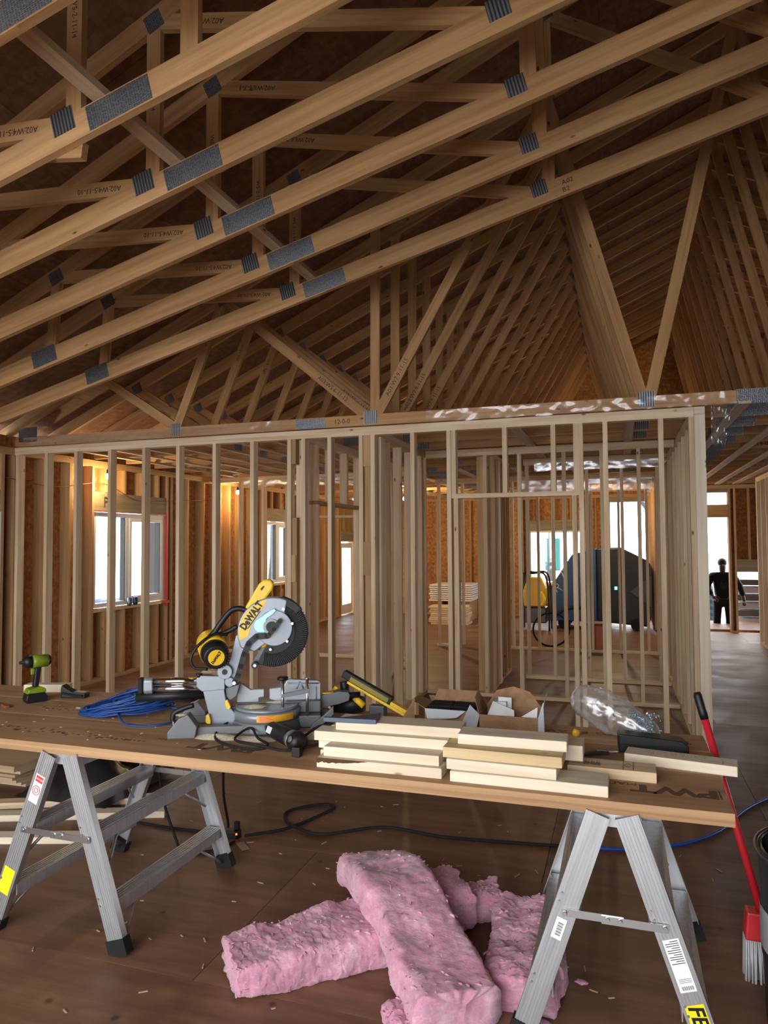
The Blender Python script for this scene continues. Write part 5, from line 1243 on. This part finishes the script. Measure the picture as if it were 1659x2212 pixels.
# ================================================================ outside
def outdoor_tree(x, y, h, label, seed):
    rr = random.Random(seed); r = thing('bare_tree', label, 'tree', T(x, y, -.42)); m = MB()
    def grow(p, d, L, rad, depth, mb):
        q = [p]; dd = d.copy()
        for k in range(4): dd = (dd + V((rr.uniform(-.12, .12), rr.uniform(-.12, .12), rr.uniform(-.02, .1)))).normalized(); q.append(q[-1] + dd * L / 4)
        mb.tube(q, [rad * (1 - .12 * k) for k in range(5)], 5 if depth else 8, False)
        if depth < 4:
            for k in range(3 if depth < 3 else 2):
                s = q[rr.choice((2, 3, 4))]; a = rr.uniform(0, 2 * PI); grow(s, (dd * .75 + V((math.cos(a), math.sin(a), rr.uniform(.0, .5))) * .75).normalized(), L * rr.uniform(.55, .8), rad * .55, depth + 1, mb)
    tk = MB(); p = V((x, y, -.45)); q = [p, p + V((.1, 0, h * .2)), p + V((.05, .05, h * .4))]; tk.tube(q, [h * .028, h * .022, h * .018], 10, False); tk.build('trunk', bark2, r)
    for k in range(4): a = k * 1.7 + rr.random(); grow(q[2], V((math.cos(a) * .6, math.sin(a) * .6, .8)).normalized(), h * .32, h * .012, 1, m)
    m.build('branches', bark2, r); return r
bark2 = plain('winter_bark', (.035, .03, .028), .9)
for q, (x, y, h, lb) in enumerate(((-13, 17.5, 7, 'bare tree outside the window with red tape, the nearer'), (-19, 21, 9, 'bare tree outside the window with red tape, the farther'), (7.5, 44, 9, 'bare tree seen through the entry doorway'), (1.2, 30, 8, 'bare tree seen through the tall far opening'), (-3.6, 40, 9, 'bare tree beside the teal toilet cabin'), (-17, 33, 8, 'bare tree outside the farther left window'))): outdoor_tree(x, y, h, lb, 40 + q)
teal = plain('teal_plastic', (.0, .085, .08), .45)
pt = thing('portable_toilet', 'teal portable toilet cabin standing in the snow far outside', 'toilet cabin', T(-4.75, 55, -.42))
m = MB(); m.box((-5.3, 54.5, -.40), (-4.2, 55.6, 1.95)); m.build('cabin', teal, pt, bevel=.03)
m = MB(); m.box((-5.05, 54.46, -.2), (-4.45, 54.5, 1.7)); m.build('door', plain('teal_door', (.005, .11, .10), .45), pt, bevel=.01)
m = MB(); m.prism([(-5.35, 1.95), (-4.15, 1.95), (-4.3, 2.2), (-5.2, 2.2)], 54.45, 55.65); m.build('roof', plain('pale_roof', (.6, .72, .72), .5), pt, bevel=.03)
m = MB(); m.box((-4.90, 54.44, 1.0), (-4.60, 54.46, 1.4)); m.build('sign', paper, pt)
heap_mesh('tarp_heap', 'blue tarp over a heap in the snow beyond the left window', 'tarp', -16.5, -14.0, 18.2, 20.2, .5, plain('tarp_blue', (.006, .02, .07), .5), 6, -.42)
heap_mesh('snow_bank', 'snow bank outside the left window', 'snow bank', -14, -8, 9, 17, .8, snow_m, 9, -.42)
# stacked panels on the porch
for q in range(8):
    dx = random.uniform(-.05, .05); m = MB(); m.box((2.38 + dx, 16.9, -.40 + q * .165), (3.4 + dx, 17.6, -.40 + q * .165 + .12))
    tag(m.build('porch_panel', plain('panel_dark' if q % 2 else 'panel_pale', (.16, .16, .17) if q % 2 else (.6, .62, .64), .6)), '%s panel bundle in the stack outside the entry, %s from the ground' % ('dark' if q % 2 else 'pale', ORD[q]), 'panel', 'panel bundles stacked outside the entry')
plaid = newmat('blue_check'); pm, nt, p = plaid
c, _ = coords(nt, False); ck = node(nt, 'ShaderNodeTexChecker', Scale=14.0); ck.inputs[1].default_value = (.012, .05, .10, 1); ck.inputs[2].default_value = (.06, .12, .17, 1); nt.links.new(c, ck.inputs[0]); nt.links.new(ck.outputs[0], p.inputs['Base Color'])
heap_mesh('checked_bundle', 'light blue checked bundle outside the doorway behind the person', 'bundle', 1.62, 2.08, 17.7, 18.1, 1.68, pm, 12, -.42)

# ---- person in the doorway: dark hoodie, arms held out
def skin(name, verts, edges, radii, mat, parent, M, sub=2):
    me = bpy.data.meshes.new(name); me.from_pydata(verts, edges, []); me.materials.append(mat)
    o = bpy.data.objects.new(name, me); link(o, parent, M)
    sk = o.modifiers.new('skin', 'SKIN'); sk.use_smooth_shade = True
    for i, r in enumerate(radii):
        d_ = me.skin_vertices[0].data[i]; d_.radius = (r if isinstance(r, tuple) else (r, r)); d_.use_root = (i == 0)
    s = o.modifiers.new('sub', 'SUBSURF'); s.levels = sub; s.render_levels = sub
    return o
PM = T(2.03, 16.3, -.42)
pr = thing('person', 'person in a black hoodie with green print standing outside the doorway, arms held out', 'person', PM)
skin_m = plain('skin_tone', (.12, .07, .05), .6); hood = plain('black_hoodie', (.004, .004, .005), .8); trous = plain('dark_trousers', (.006, .006, .007), .85); boot = plain('dark_boots', (.03, .025, .02), .7); green = plain('green_print', (.006, .03, .008), .7)
Vb = [(0, 0, .93), (0, 0, 1.15), (0, .01, 1.38), (0, 0, 1.47), (0, -.01, 1.56), (0, -.02, 1.70), (-.19, .01, 1.40), (-.30, -.03, 1.16), (-.22, -.17, .98), (-.17, -.23, .95), (.19, .01, 1.40), (.32, .0, 1.17), (.37, -.10, .95), (.38, -.13, .88), (-.10, 0, .86), (-.12, -.01, .48), (-.13, .02, .08), (-.14, -.14, .04), (.10, 0, .86), (.11, -.01, .48), (.10, .02, .08), (.11, -.14, .04)]
Eb = [(0, 1), (1, 2), (2, 3), (3, 4), (4, 5), (2, 6), (6, 7), (7, 8), (8, 9), (2, 10), (10, 11), (11, 12), (12, 13), (0, 14), (14, 15), (15, 16), (16, 17), (0, 18), (18, 19), (19, 20), (20, 21)]
Rb = [(.14, .10), (.145, .10), (.15, .10), .055, (.075, .09), (.072, .085), .058, .045, .036, .04, .058, .045, .036, .04, .085, .06, .045, .04, .085, .06, .045, .04]
body = skin('body', Vb, Eb, Rb, skin_m, pr, PM)
skin('hoodie', [(0, 0, .86), (0, 0, 1.15), (0, .01, 1.37), (0, .02, 1.47), (-.20, .01, 1.40), (-.31, -.03, 1.16), (-.235, -.155, 1.00), (.20, .01, 1.40), (.33, .0, 1.17), (.37, -.09, .98)], [(0, 1), (1, 2), (2, 3), (2, 4), (4, 5), (5, 6), (2, 7), (7, 8), (8, 9)], [(.18, .13), (.185, .135), (.185, .13), .085, .085, .07, .055, .085, .07, .055], hood, pr, PM)
skin('trousers', [(0, 0, .92), (-.105, 0, .84), (-.125, -.01, .48), (-.135, .02, .10), (.105, 0, .84), (.115, -.01, .48), (.105, .02, .10)], [(0, 1), (1, 2), (2, 3), (0, 4), (4, 5), (5, 6)], [(.155, .115), .105, .08, .072, .105, .08, .072], trous, pr, PM)
for s in (-1, 1): m = MB(); m.blob((s * .125, -.06, .045), (.055, .14, .05), 8); m.build('boot', boot, pr, PM)
m = MB(); m.blob((0, .006, 1.675), (.090, .105, .095), 10); m.build('hair', plain('dark_hair', (.02, .015, .012), .7), pr, PM)
m = MB(); m.blob((0, -.112, 1.622), (.014, .022, .022), 6); m.build('nose', skin_m, pr, PM)
m = MB()
for s in (-1, 1): m.blob((s * .033, -.098, 1.655), (.012, .008, .008), 6)
m.box((-.026, -.108, 1.578), (.026, -.098, 1.585)); m.build('face_features', boot, pr, PM)
m = MB(); m.add([(-.07, -.146, 1.16), (.01, -.146, 1.12), (.07, -.146, 1.17), (.05, -.148, 1.29), (0, -.148, 1.25), (-.05, -.148, 1.30)], [(0, 1, 2, 3, 4, 5)]); m.build('chest_print', green, pr, PM)
for s, hx, hy, hz in ((-1, -.165, -.24, .94), (1, .383, -.14, .865)):
    for k in range(4): m = MB(); m.tube([(hx + s * .0, hy, hz) , (hx - s * .012 + k * .014 - .02, hy - .03, hz - .035), (hx - s * .012 + k * .014 - .02, hy - .03, hz - .07 + .006 * abs(k - 1.5))], [.012, .010, .008], 6); m.build('finger', skin_m, pr, PM)
    m = MB(); m.tube([(hx, hy, hz), (hx - s * .035, hy - .02, hz - .01), (hx - s * .04, hy - .035, hz - .04)], [.013, .011, .009], 6); m.build('thumb', skin_m, pr, PM)
# pencilled marks on the window header
text('P1', .17, T(XL + .001, 7.52, 2.25) @ Matrix(((0, 0, 1, 0), (1, 0, 0, 0), (0, 1, 0, 0), (0, 0, 0, 1))), ink, W['wall_left'])
